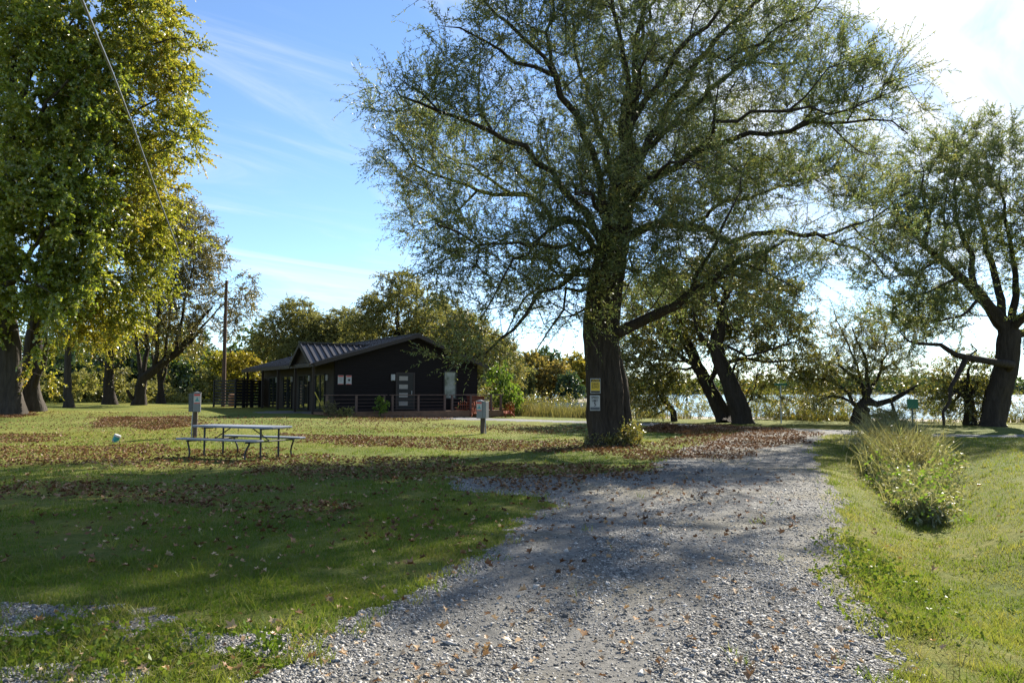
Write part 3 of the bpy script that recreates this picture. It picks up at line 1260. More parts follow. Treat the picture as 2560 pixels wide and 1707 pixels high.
bpy.context.view_layer.update()
railing([-1.0, .69, 2.35], -1.60, 'brown wire railing of the deck below the two red banded notices')
railing([2.86, 4.49, 6.22], -1.60, 'brown wire railing of the deck in front of the four light door')
railing([6.72, 8.0, 9.45, 10.15], -1.60, 'brown wire railing at the lake end of the deck behind the red chairs')

b = MB()
b.box((0, 0, .42), (.95, .5, .82))
for q in range(8):
    b.box((-.42 + q * .12, -.257, .42), (.10, .014, .80))
o = b.build('deck_cabinet', M['redbrown'], None, loc=house.matrix_basis @ Vector((8.7, -1.0, .18)), rot=(0, 0, HA))
b = MB()
b.box((0, 0, .845), (1.02, .58, .03))
b.build('cabinet_top', M['redbrown'], o)
tag(o, 'red brown boarded cabinet standing on the deck at the lake end', 'cabinet')

# slatted screen left of the cabin
sx0, sx1 = G(588, 1019), G(668, 1017)
o = empty('slatted_screen', sx0, 0)
tag(o, 'black slatted timber screen at the far left end of the cabin', 'fence')
ln = float(np.hypot(*(sx1 - sx0)[:2]))
ang = math.atan2(sx1[1] - sx0[1], sx1[0] - sx0[0])
o.rotation_euler = (0, 0, ang)
b = MB()
for q in range(9):
    b.box((ln / 2 * .98, -.07 + .0 * q, .24 + q * .205), (ln * .98, .03, .165 if q < 6 else .135))
b.build('slats', M['slat'], o)
for q in range(5):
    b = MB()
    b.box((ln * q / 4, 0, .97), (.12 if q in (0, 4) else .24, .1, 1.98))
    b.build('post', M['slat'], o)
b = MB()
b.box((ln / 2, -.035, 2.0), (ln + .14, .22, .05))
b.build('top_board', M['slat'], o)
b = MB()
for q in range(9):
    b.box((0.02, 1.2, .24 + q * .205), (.03, 2.2, .115))
b.box((0.02, 2.3, .97), (.1, .1, 1.98))
b.build('return_panel', M['slat'], o)

# ------------------------------------------------------------------ adirondack chairs (backs to the camera)
def adirondack(label, loc, rz, first=None):
    if first is not None:
        c = first.copy(); COL.objects.link(c)
        for ch in first.children:
            d = ch.copy(); COL.objects.link(d); d.parent = c
        c.location = loc; c.rotation_euler = (0, 0, rz); c['label'] = label
        return c
    o = empty('adirondack_chair', loc, rz)
    tag(o, label, 'chair', 'red cedar chairs by the deck')
    # local -y is the back of the chair, +y the front
    b = MB()
    for q in range(6):
        b.box((0, .30 - q * .10, .37 - q * .028), (.54, .088, .022), (rad(16), 0, 0))
    b.build('seat', M['redwood'], o)
    b = MB()
    for q in range(5):
        x = (q - 2) * .118
        top = .98 - .035 * (q - 2) ** 2
        b.bar((x * .86, -.20, .24), (x * 1.08, -.50, top), .02, .104)
    b.bar((-.27, -.30, .42), (.27, -.30, .42), .05, .03)
    b.bar((-.29, -.44, .74), (.29, -.44, .74), .05, .03)
    b.build('backrest', M['redwood'], o, bevel=.004)
    for sx in (-1, 1):
        b = MB()
        b.box((sx * .36, .02, .545), (.14, .74, .024))
        b.build('armrest', M['redwood'], o, bevel=.006)
        b = MB()
        b.box((sx * .30, .34, .27), (.03, .11, .54))
        b.build('leg', M['redwood'], o)
        b = MB()
        b.bar((sx * .275, .38, .36), (sx * .275, -.52, .05), .028, .11)
        b.bar((sx * .30, -.36, .03), (sx * .30, -.34, .53), .028, .07)
        b.build('leg', M['redwood'], o)
    return o


ch0 = adirondack('red cedar chair facing the cabin window, leftmost of the four', G(1155, 1041), rad(8))
adirondack('red cedar chair half hidden behind the grey pedestal', G(1196, 1043), rad(-14), ch0)
adirondack('red cedar chair turned to the lake beside the pedestal', G(1233, 1042), rad(-38), ch0)
adirondack('red cedar chair standing alone past the end of the deck', G(1270, 1043), rad(16), ch0)

# ------------------------------------------------------------------ picnic table
tcx, tcy = -6.50, 18.95
ta = rad(-25)
tb = empty('picnic_table', (tcx, tcy, float(gz(tcx, tcy))), ta)
tag(tb, 'grey plastic topped picnic table with black tube frame among fallen leaves', 'picnic table')


def slab(w_, d_, h_, r_, seg=5):
    p = []
    for cx_, cy_, a0 in ((w_ / 2 - r_, d_ / 2 - r_, 0), (-w_ / 2 + r_, d_ / 2 - r_, 90), (-w_ / 2 + r_, -d_ / 2 + r_, 180), (w_ / 2 - r_, -d_ / 2 + r_, 270)):
        for q in range(seg + 1):
            a = rad(a0 + 90 * q / seg)
            p.append((cx_ + r_ * math.cos(a), cy_ + r_ * math.sin(a)))
    return MB().prism(p, -h_ / 2, h_ / 2)


slab(2.50, .76, .05, .06).build('tabletop', M['tabletop'], tb, bevel=.012, loc=(0, 0, .725))
for sy in (-1, 1):
    bo = slab(2.50, .29, .042, .06).build('bench_seat', M['tabletop'], tb, bevel=.01, loc=(0, sy * .72, .445))
for sx in (-1, 1):
    x = sx * .88
    for sy in (-1, 1):
        b = MB()
        b.tube([(x, sy * .30, .70), (x, sy * .30, -.02)], .024, 10)
        b.build('table_leg', M['blackmetal'], tb)
        b = MB()
        b.tube([(x + sx * .05, sy * .72, .425), (x + sx * .07, sy * .74, .36), (x + sx * .005, sy * .76, .24), (x - sx * .03, sy * .77, .12), (x - sx * .01, sy * .78, -.02)], .022, 10)
        b.build('bench_leg', M['blackmetal'], tb)
    b = MB()
    b.tube([(x + sx * .03, -.82, .40), (x + sx * .03, .82, .40)], .018, 8)
    b.tube([(x, -.33, .685), (x, .33, .685)], .018, 8)
    b.build('cross_bar', M['blackmetal'], tb)
    b = MB()
    b.tube([(x, 0, .40), (sx * .34, 0, .69)], .014, 8)
    b.build('brace', M['blackmetal'], tb)
for sx in (-.55, .18):
    b = MB()
    b.tube([(sx, -.30, .695), (sx + .03, -.30, .65), (sx + .01, -.30, .635), (sx - .02, -.30, .645)], .007, 6)
    b.build('hook', M['blackmetal'], tb)

# ------------------------------------------------------------------ power pedestals
def pedestal(loc, rz, h, label, mirror):
    o = empty('power_pedestal', loc, rz)
    tag(o, label, 'power pedestal', 'campsite power pedestals')
    b = MB()
    b.box((0, .02, h / 2 - .1), (.135, .135, h + .2))
    b.build('post', M['post'], o, bevel=.012)
    b = MB()
    b.box((.05 * mirror, -.09, h - .24), (.245, .16, .64))
    bx = b.build('meter_box', M['greybox'], o, bevel=.012)
    b = MB()
    b.box((.05 * mirror, -.095, h + .085), (.27, .19, .02))
    b.add([(.05 * mirror - .1, -.19, h + .095), (.05 * mirror + .1, -.19, h + .095), (.05 * mirror + .1, 0, h + .095), (.05 * mirror - .1, 0, h + .095), (.05 * mirror, -.09, h + .13)],
          [(0, 1, 4), (1, 2, 4), (2, 3, 4), (3, 0, 4)])
    b.build('lid', M['greybox'], bx, bevel=.004)
    b = MB()
    b.box((-.14 * mirror, -.02, h - .245), (.13, .30, .62))
    b.build('side_box', M['darkgrey' if mirror > 0 else 'greybox'], o, bevel=.01)
    x = .06 * mirror
    y = -.172
    b = MB()
    b.box((x, y, h - .115), (.205, .006, .33))
    pl = b.build('sign_plate', M['white'], o)
    for z_, t_ in ((h + .012, .062), (h - .262, .026)):
        b = MB()
        b.box((x, y - .005, z_), (.195, .004, t_))
        b.build('red_band', M['red'], pl)
    b = MB()
    # little teal tree over a low hill
    b.add([(x - .018, y - .006, h - .115), (x + .018, y - .006, h - .115), (x, y - .006, h - .05)], [(0, 1, 2)])
    b.add([(x - .032, y - .0062, h - .15), (x + .032, y - .0062, h - .15), (x, y - .0062, h - .085)], [(0, 1, 2)])
    b.add([(x - .078, y - .0064, h - .195), (x + .078, y - .0064, h - .195), (x + .06, y - .0064, h - .165), (x + .02, y - .0064, h - .142), (x - .02, y - .0064, h - .142), (x - .06, y - .0064, h - .165)], [(0, 1, 2, 3, 4, 5)])
    b.build('tree_emblem', M['teal'], pl)
    b = MB()
    b.tube([(-.08 * mirror, .07, h - .55), (-.10 * mirror, .06, h - .8), (-.115 * mirror, .06, -.1)], .022, 8)
    b.tube([(-.11 * mirror, .04, h - .84), (.1 * mirror, .04, h - .83)], .016, 6)
    b.build('conduit', M['steel'], o)
    return o


pedestal(G(487, 1093), rad(16), 1.42, 'grey power pedestal with red banded tree sign behind the picnic table', 1)
pedestal(G(1206, 1084), rad(-20), 1.13, 'grey twin box power pedestal on a dark post before the red chairs', -1)

# ------------------------------------------------------------------ pole, cable, small things
pp = G(558, 1017)
o = empty('utility_pole', pp)
tag(o, 'tall brown timber utility pole between the left trees and cabin', 'utility pole')
d_p = pp[1]
ph = CAMZ + (HORIZON - 700) / F * d_p - pp[2]
b = MB()
b.tube([(0, 0, -.4), (0, 0, ph * .5), (.03, 0, ph)], [.155, .13, .10], 12)
b.build('pole_shaft', M['polewood'], o, smooth=False)
catt = at(556, 832, d_p - .15)
b = MB()
b.tube([catt - pp + np.array([.1, .1, 0]), catt - pp + np.array([-.12, -.03, .05])], .03, 6)
b.tube([catt - pp + np.array([.05, 0, -.05]), catt - pp + np.array([-.05, -.02, -.7])], .015, 6)
b.build('cable_bracket', M['steel'], o)
p0 = catt - np.array([.1, 0, -.04])
# the cable runs up to a higher support behind the camera
keys = [(556, 832, d_p - .2), (506, 775, d_p * .90), (470, 690, d_p * .79), (436, 600, d_p * .695), (400, 505, d_p * .61), (368, 415, d_p * .545), (330, 310, d_p * .48), (280, 180, d_p * .41), (240, 85, d_p * .365), (205, 0, d_p * .33)]
pts = [at(*k) for k in keys]
dirn = pts[-1] - pts[-2]
pts += [pts[-1] + dirn * s_ for s_ in (1, 2, 4, 7)]
b = MB()
b.tube(pts, .04, 6)
o = b.build('overhead_cable', M['cable'], None, smooth=True)
tag(o, 'dark overhead cable sagging from the timber pole to the upper left', 'cable')
bpp = G(573, 1012)
b = MB()
b.tube([(0, 0, -.3), (0, 0, 5.6)], [.10, .08], 8)
o = b.build('distant_pole', M['post'], None, loc=(bpp[0] * 1.25, bpp[1] * 1.25, float(gz(bpp[0] * 1.25, bpp[1] * 1.25))))
tag(o, 'thin grey pole behind the tall timber pole', 'pole')

g = G(286, 1105)
o = empty('teal_pail', g, rad(20))
tag(o, 'small teal pail with white rim tilted on the grass left of the table', 'pail')
b = MB()
b.tube([(0, 0, 0), (.075, -.02, .17)], [.085, .10], 16)
b.build('pail_body', M['teal'], o, bevel=.006)
b = MB()
b.tube([(.076, -.02, .172), (.098, -.026, .225)], [.105, .10], 16)
b.build('rim', M['white'], o)

for (u, v, nm, lab, w_, h_, mt) in ((155, 998, 'white_pail', 'white pail standing left of the slim trunk at the wood edge', .36, .46, 'white'), (182, 998, 'white_pail', 'white pail just right of the slim trunk at the wood edge', .34, .44, 'white')):
    g = G(u, v)
    b = MB()
    b.tube([(0, 0, 0), (0, 0, h_)], [w_ * .42, w_ * .5], 14)
    b.tube([(0, 0, h_ - .05), (0, 0, h_ - .02)], w_ * .53, 14)
    o = b.build(nm, M[mt], None, loc=g)
    tag(o, lab, 'pail', 'pails at the wood edge')
g = G(194, 998)
b = MB()
b.box((0, 0, .24), (.34, .3, .48))
b.box((0, 0, .495), (.40, .36, .03))
b.box((0, -.155, .28), (.12, .01, .12))
tag(b.build('wooden_box', M['brown'], None, loc=g), 'small brown wooden box beside the white pails', 'box')
g = G(580, 1016)
b = MB()
b.tube([(0, 0, 0), (0, 0, .1), (0, 0, .8), (0, 0, .88), (0, 0, .9)], [.24, .27, .27, .25, .1], 14)
tag(b.build('orange_barrel', M['terracotta'], None, loc=g), 'faded orange barrel between the timber pole and the screen', 'barrel')

# yellow stake by the cabin corner
g = G(818, 1037)
b = MB()
top = at(787, 980, g[1])
b.tube([(0, 0, -.1), tuple(top - g)], .028, 6)
tag(b.build('yellow_stake', M['yellowstick'], None, loc=g), 'yellow stake leaning by the cabin corner', 'stake')

# signs by the lane
def post_sign(loc, h, label, w_, hh, zc, nm, board, postmat, rz=0.0):
    o = empty(nm, loc, rz)
    tag(o, label, 'sign')
    b = MB()
    b.box((0, 0, h / 2 - .15), (.055, .055, h + .3))
    b.build('post', postmat, o)
    b = MB()
    b.box((0, -.045, zc), (w_, .02, hh))
    b.build('panel', board, o, bevel=.004)
    return o


g = G(1953, 1058)
sgn = post_sign(g, 1.95, 'narrow green street name blade on a grey post by the lakeside lane', .64, .11, 1.93, 'street_sign', M['signgreen'], M['steel'])
g = G(2282, 1066)
hh = 66 / F * g[1]
post_sign(g, hh, 'square green board on a dark post before the beach', .50, .44, hh - .17, 'green_sign', M['signgreen'], M['darkgrey'])
# ------------------------------------------------------------------ the big willow
rg = np.random.default_rng(5)
wb = G(1520, 1112)
WY = wb[1]
W_ = lambda u, v, d=0.0: at(u, v, WY + d)
t = Tree(rg)
trunk = t.limb([wb - np.array([0, 0, .4]), wb + np.array([0, 0, .15]), W_(1516, 1050), W_(1512, 980), W_(1508, 900), W_(1506, 820), W_(1512, 740), W_(1528, 650), W_(1545, 560), W_(1558, 470), W_(1566, 400)], .66, .30, step=.22, wob=.012)
for k_, i_ in enumerate(trunk):
    v = (t.A[i_][2] - wb[2])
    t.rad[i_] = .47 + .34 * math.exp(-max(0, v) / .32) + .05 * math.exp(-((v - 1.4) / .6) ** 2) - .028 * max(0, v - 1.5) if v < 6 else max(.26, .40 - .035 * (v - 6))
# old second stem fused on the right side of the trunk
s2_ = t.limb([wb + np.array([.42, .1, -.4]), W_(1542, 1060, .12), W_(1537, 1000, .15), W_(1530, 930, .15), W_(1516, 860, .1), W_(1513, 800, .1), W_(1524, 700, .2), W_(1546, 600, .3)], .46, .30, step=.22, wob=.012)
for k_, i_ in enumerate(s2_):
    v = (t.A[i_][2] - wb[2])
    t.rad[i_] = .34 + .22 * math.exp(-max(0, v) / .4) + .07 * math.exp(-((v - 1.7) / .6) ** 2) - .02 * max(0, v)
    t.rad[i_] = max(.2, t.rad[i_])
LIMBS = [
    # up
    ([(1566, 400, 0), (1574, 300, .3), (1584, 200, .6), (1592, 90, 1.0), (1606, 0, 1.2), (1615, -120, 1.4)], .25, .06),
    ([(1572, 300, .2), (1560, 190, -.8), (1548, 100, -1.4), (1530, 20, -1.8), (1515, -90, -2.2)], .16, .05),
    ([(1588, 140, .8), (1625, 40, 1.6), (1660, -60, 2.2)], .10, .04),
    # left, high
    ([(1535, 610, 0), (1500, 470, -.8), (1460, 350, -1.5), (1405, 240, -2.2), (1362, 150, -2.8), (1300, 92, -3.1), (1235, 25, -3.3), (1190, -20, -3.5)], .20, .04),
    ([(1400, 235, -2.2), (1370, 120, -2.0), (1385, 30, -1.8), (1380, -60, -1.6)], .10, .035),
    ([(1370, 215, -2.5), (1290, 150, -3.2), (1215, 110, -3.8), (1150, 70, -4.2)], .08, .03),
    ([(1550, 520, 0), (1520, 380, 1.2), (1470, 250, 2.2), (1440, 120, 3.0), (1430, 20, 3.4)], .17, .04),
    # left, middle
    ([(1520, 640, 0), (1440, 500, -1.2), (1340, 405, -2.2), (1230, 330, -3.0), (1115, 285, -3.6), (1000, 240, -4.2)], .19, .03),
    ([(1230, 330, -3.0), (1192, 285, -2.6), (1185, 215, -2.4), (1200, 150, -2.3)], .06, .025),
    ([(1110, 284, -3.6), (1060, 235, -3.6), (1010, 205, -3.8)], .05, .02),
    ([(1525, 690, 0), (1454, 575, .8), (1377, 535, 1.4), (1282, 488, 2.0), (1190, 488, 2.4), (1110, 535, 2.7), (1050, 560, 2.8)], .17, .03),
    ([(1186, 486, 2.4), (1130, 455, 2.0), (1040, 410, 1.6), (990, 345, 1.3), (950, 320, 1.2)], .08, .02),
    ([(1282, 486, 2.0), (1180, 420, 3.0), (1090, 370, 3.4), (1040, 300, 3.6)], .08, .02),
    # left, low and drooping
    ([(1500, 640, -.2), (1449, 626, -1.0), (1332, 616, -2.4), (1230, 621, -3.3), (1158, 590, -3.9), (1090, 560, -4.3)], .11, .025),
    ([(1510, 590, 0), (1408, 555, -1.6), (1340, 608, -2.4), (1293, 657, -2.9), (1268, 703, -3.2), (1247, 736, -3.4), (1200, 800, -3.6)], .12, .022),
    ([(1512, 700, -.3), (1451, 670, -1.0), (1408, 713, -1.6), (1357, 731, -2.0), (1319, 769, -2.4), (1280, 823, -2.8), (1260, 851, -3.0), (1215, 872, -3.3), (1178, 889, -3.5), (1120, 925, -3.8)], .13, .02),
    ([(1505, 690, 0), (1390, 687, .6), (1344, 723, .8), (1306, 754, 1.0), (1280, 795, 1.1), (1262, 842, 1.2)], .10, .02),
    ([(1505, 720, -.4), (1418, 723, -1.2), (1400, 777, -1.4), (1370, 826, -1.6), (1342, 874, -1.8)], .09, .02),
    ([(1500, 790, -.4), (1472, 792, -.8), (1430, 790, -1.2), (1383, 797, -1.5), (1360, 810, -1.7)], .06, .02),
    # right, big low limb
    ([(1535, 838, 0), (1585, 806, -.5), (1644, 783, -1.0), (1691, 762, -1.3), (1738, 723, -1.6), (1784, 695, -1.8), (1845, 658, -2.0), (1905, 635, -2.2), (1965, 600, -2.3)], .27, .05),
    ([(1784, 695, -1.8), (1815, 730, -2.0), (1826, 775, -2.2), (1840, 830, -2.3)], .07, .02),
    ([(1745, 718, -1.6), (1770, 640, -2.2), (1810, 560, -2.6), (1850, 480, -2.8)], .09, .025),
    ([(1845, 658, -2.0), (1930, 680, -2.6), (1990, 720, -3.0)], .05, .02),
    # right, middle
    ([(1550, 620, .2), (1640, 560, 1.0), (1722, 563, 1.6), (1800, 596, 2.2), (1890, 590, 2.6), (1955, 584, 2.9), (2070, 598, 3.4), (2160, 640, 3.7), (2215, 695, 3.9)], .20, .03),
    ([(1955, 584, 2.9), (2040, 590, 3.4), (2130, 572, 3.8), (2220, 520, 4.2), (2280, 480, 4.4)], .09, .025),
    ([(1722, 563, 1.6), (1830, 500, 2.6), (1950, 470, 3.4), (2060, 440, 4.0)], .09, .025),
    ([(2130, 572, 3.8), (2200, 620, 4.2), (2240, 655, 4.5)], .05, .02),
    # right, long level limb
    ([(1558, 500, 0), (1610, 455, -.4), (1680, 415, -.8), (1763, 375, -1.2), (1865, 339, -1.6), (1967, 326, -2.0), (2069, 318, -2.3), (2171, 298, -2.6), (2233, 302, -2.8), (2270, 335, -2.9)], .17, .02),
    ([(1720, 390, -1.0), (1800, 320, -2.2), (1886, 290, -2.8), (1967, 278, -3.2), (2020, 245, -3.5), (2070, 171, -3.7)], .11, .025),
    ([(2069, 318, -2.3), (2120, 345, -2.5), (2145, 375, -2.6), (2190, 392, -2.7)], .04, .015),
    ([(1967, 278, -3.2), (2080, 275, -3.6), (2190, 245, -4.0), (2270, 215, -4.2)], .05, .018),
    ([(1967, 326, -2.0), (2080, 290, -1.4), (2180, 260, -.9)], .04, .018),
    # right, high fan
    ([(1562, 440, 0), (1600, 400, .5), (1682, 253, 1.2), (1743, 155, 1.6), (1824, 61, 2.0), (1910, 0, 2.3), (1975, -60, 2.5)], .20, .05),
    ([(1572, 350, .2), (1641, 212, -.6), (1722, 98, -1.3), (1796, 33, -1.8), (1850, -50, -2.2)], .15, .04),
    ([(1600, 405, .4), (1680, 310, 2.0), (1790, 215, 3.0), (1870, 155, 3.5), (1935, 114, 3.8), (2000, 65, 4.1), (2053, 0, 4.4)], .14, .04),
    ([(1870, 155, 3.5), (1960, 170, 4.2), (2050, 150, 4.8)], .06, .02),
    ([(1743, 155, 1.6), (1850, 130, .6), (1960, 60, .0), (2040, 20, -.4)], .08, .025),
    # towards the camera and away from it
    ([(1545, 600, 0), (1520, 560, -1.8), (1480, 500, -3.6), (1440, 470, -5.0)], .15, .03),
    ([(1550, 540, 0), (1600, 480, -2.0), (1660, 420, -4.0), (1720, 400, -5.4)], .15, .03),
    ([(1555, 500, 0), (1600, 500, 2.4), (1650, 440, 4.6), (1690, 400, 6.2)], .15, .03),
    ([(1545, 560, 0), (1490, 500, 2.2), (1420, 440, 4.4), (1360, 420, 5.8)], .14, .03),
    ([(1560, 450, 0), (1570, 330, -2.4), (1600, 220, -4.4), (1620, 130, -5.6)], .14, .03),
]
Cw = []
for pts_, r0, r1 in LIMBS:
    P_ = [W_(*p) for p in pts_]
    ids = t.limb(P_, r0 * .74, r1 * .75, par=None, step=.45, wob=.07)
    L_ = t.A[ids]
    n_ = len(L_)
    for k_ in range(n_):
        f = k_ / max(1, n_ - 1)
        if f < .22:
            continue
        m_ = rg.poisson((1.7 + 2.6 * f) * (.42 if pts_[-1][1] > 650 and pts_[-1][0] < 1450 else 1.0))
        if m_:
            sp = .55 + .40 * f
            Cw.append(L_[k_] + rg.normal(0, 1, (m_, 3)) * np.array([sp, sp, sp * .85]) + np.array([0, 0, .15]))
# broad sprays that fill the crown between the limbs
for (u, v, d, rx, ry, rz, n_) in [
    (1440, 110, -1, 1.9, 2.4, 1.7, 60), (1180, 100, -3.6, 1.5, 1.4, 1.3, 50), (1100, 235, -3.8, 1.9, 1.3, .9, 55), (1030, 400, 1.5, 1.3, 1.3, 1.6, 50),
    (1150, 400, 1.5, 1.8, 1.9, 1.5, 70), (1290, 420, 1.0, 1.8, 3, 1.5, 80), (1240, 560, -1.5, 2.0, 2.2, 1.1, 80), (1400, 520, -2.5, 1.7, 2.4, 1.5, 70),
    (1320, 690, -1.4, 1.6, 2.0, 1.2, 60), (1200, 830, -3.3, 1.1, .9, .7, 16), (1700, 470, -1.5, 2.2, 3.0, 1.4, 100), (1850, 470, 2.0, 2.2, 2.6, 1.4, 90),
    (1760, 620, -2.4, 2.0, 1.6, 1.4, 85), (1900, 700, -2.6, 1.4, 1.2, 1.2, 45), (2000, 500, 3.6, 2.1, 1.7, 1.2, 70), (2150, 480, 4.2, 1.6, 1.2, 1.3, 50),
    (1700, 250, 0, 2.0, 3.4, 1.7, 90), (1850, 220, 1, 2.0, 3.4, 1.5, 90), (2010, 200, 0, 1.8, 3.4, 1.5, 80), (2140, 210, -3.5, 1.6, 1.3, 1.1, 50), (2200, 300, -2.8, 1.3, 1.2, .9, 30),
    (1900, 60, 2, 2.0, 3.2, 1.5, 80), (1640, 30, 0, 1.8, 3.0, 1.8, 70), (1330, 40, -2.6, 1.9, 1.8, 1.4, 60), (1560, 330, -3.4, 1.6, 1.8, 1.6, 60),
    (1000, 450, 1.2, 1.0, 1.2, 1.1, 45), (1050, 340, 2.6, 1.1, 1.2, 1.0, 45), (1060, 550, 2.6, 1.1, 1.1, .8, 45), (1130, 600, -3.6, 1.2, 1.1, .9, 45), (1130, 700, -3.4, .9, .9, .8, 16), (1110, 900, -3.7, .6, .5, .35, 14),
    (1040, 240, -3.6, .8, .8, .6, 22), (1420, 640, -1, 1.4, 1.5, 1.1, 40), (2060, 620, 3.4, 1.5, 1.2, .9, 45),
    (1950, 430, 3.0, 2.2, 1.6, .9, 85), (2100, 400, 4.0, 1.6, 1.3, .8, 55), (1820, 400, -1.0, 1.8, 1.6, .9, 50), (1640, 200, 1.0, 1.6, 1.8, 1.2, 45), (1480, 220, 2.0, 1.5, 1.6, 1.2, 45),
    (1600, -130, 0, 4.2, 4.5, 1.9, 150), (1850, -60, 1.5, 3.0, 3.0, 1.6, 80), (1400, -60, -2, 2.6, 3.0, 1.6, 70), (1620, 600, -2.6, 1.5, 1.6, 1.6, 60), (1470, 720, -1.6, .9, 1.1, 1.2, 30),
    (1600, 700, 1.6, 1.8, 1.8, 1.5, 60), (1500, 400, 3.6, 2.6, 2.0, 2.0, 80), (1750, 350, 4.6, 2.6, 2.0, 2.0, 80),
]:
    Cw.append(ell(rg, W_(u, v, d), (rx, ry, rz), int(n_ * .95), shell=.35))
Cw = np.concatenate(Cw)
Cw = Cw[Cw[:, 2] > 2.2]
# the crown is narrower above and below than at its waist (left outline, in metres from the trunk)
lim = np.interp(Cw[:, 2] - wb[2], [2.2, 5.5, 6.6, 7.5, 9.5, 11.0, 12.0, 13.5, 15.0], [-5.6, -5.4, -6.2, -7.0, -7.1, -6.4, -5.2, -4.9, -4.6])
Cw = Cw[(Cw[:, 0] - wb[0]) * (WY / Cw[:, 1]) ** .5 > lim]
gapn = np.sin(Cw[:, 0] * 1.05 + 1.4 * np.sin(Cw[:, 2] * .8)) * np.sin(Cw[:, 1] * .95 + .7) + .8 * np.sin(Cw[:, 2] * 1.5 + 1.2 * np.sin(Cw[:, 0] * .9 + 2))
Cw = Cw[gapn > -.95]                                # open holes between the sprays
Cw = thin(Cw, .31)
nb = np.array([(np.sum((Cw - c) ** 2, 1) < 1.3 ** 2).sum() for c in Cw])
Cw = Cw[nb > 3]                                   # no lone sprays far out
big = build_tree('willow_tree', 'huge spreading willow with two signs on its broad dark trunk', 'tree', wb, t, Cw,
                 dict(K=8, Mn=19, twig=(.45, 1.25), L=.112, W=.0136, droop=.16, spread=.8, twr=.0045, hang=.12, up=.32), M['bark_willow'], M['leaf_willow'], rng=rg, flute=.19, hi=110, tip=.009, thick=.12, lift=.02)
# shoots at the foot of the trunk
tb_ = []
for q in range(150):
    a = rg.uniform(-.9, 1.2)
    x = .50 + rg.uniform(-.25, .35)
    tb_.append((wb[0] + x, wb[1] - .45 + rg.uniform(-.25, .4), wb[2] + rg.uniform(.02, .55) ** 1.0))
for q in range(90):
    tb_.append((wb[0] + rg.uniform(-.75, .9), wb[1] - .55 + rg.uniform(-.25, .1), wb[2] + rg.uniform(0, .16)))
tb_ = np.array(tb_)
LV, LF, TV, TF = leaves_mesh(tb_, np.tile([[.2, -.3, .9]], (len(tb_), 1)), rg, K=2, Mn=9, twig=(.12, .4), L=.07, W=.016, droop=.1, twr=.003)
o = link('basal_shoots', np_mesh('basal_shoots', LV - wb.astype(np.float32), [LF]), M['leaf_willow_y'], big)

# signs nailed to the trunk
def trunk_sign(u, v0, v1, u0, u1, nm, label, panels, texts):
    Yd = WY - .66
    c = at((u0 + u1) / 2, (v0 + v1) / 2, Yd)
    w_ = (u1 - u0) / F * Yd
    h_ = (v1 - v0) / F * Yd
    o = empty(nm, c, rad(-4))
    tag(o, label, 'sign')
    b = MB()
    b.box((0, 0, 0), (w_, .012, h_))
    b.build('plate', M['white'], o, bevel=.002)
    for pn, pm, x0, x1, z0, z1 in panels:
        b = MB()
        b.box(((x0 + x1) / 2 * w_, -.0085, (z0 + z1) / 2 * h_), ((x1 - x0) * w_, .004, (z1 - z0) * h_))
        b.build(pn, M[pm], o)
    for tn, body, size, z, wd, tm in texts:
        text_mesh(tn, body, size * h_, M[tm], o, (0, -.0125, z * h_), (math.pi / 2, 0, 0), wd * w_)
    for z_ in (h_ * .46, -h_ * .46):
        b = MB()
        b.tube([(0, .0, z_), (0, .25, z_)], .006, 6)
        b.build('nail', M['steel'], o)


trunk_sign(1488, 946, 983, 1476, 1501, 'caution_sign', 'yellow and black caution drive slowly sign on the big trunk',
           [('header_panel', 'black', -.45, .45, .28, .46), ('yellow_panel', 'yellow', -.45, .45, -.32, .265), ('footer_panel', 'black', -.45, .45, -.46, -.335)],
           [('caution_lettering', 'CAUTION', .19, .37, .74, 'yellow'), ('drive_lettering', 'DRIVE', .22, .11, .62, 'black'), ('slowly_lettering', 'SLOWLY', .22, -.08, .74, 'black')])
trunk_sign(1487, 988, 1026, 1475, 1500, 'speed_limit_sign', 'white speed limit 5 sign on the big trunk below the yellow one',
           [('footer_panel', 'darkgrey', -.46, .46, -.46, -.27)],
           [('speed_lettering', 'SPEED', .21, .35, .70, 'black'), ('limit_lettering', 'LIMIT', .21, .15, .58, 'black'), ('number_lettering', '5', .36, -.09, .22, 'black')])


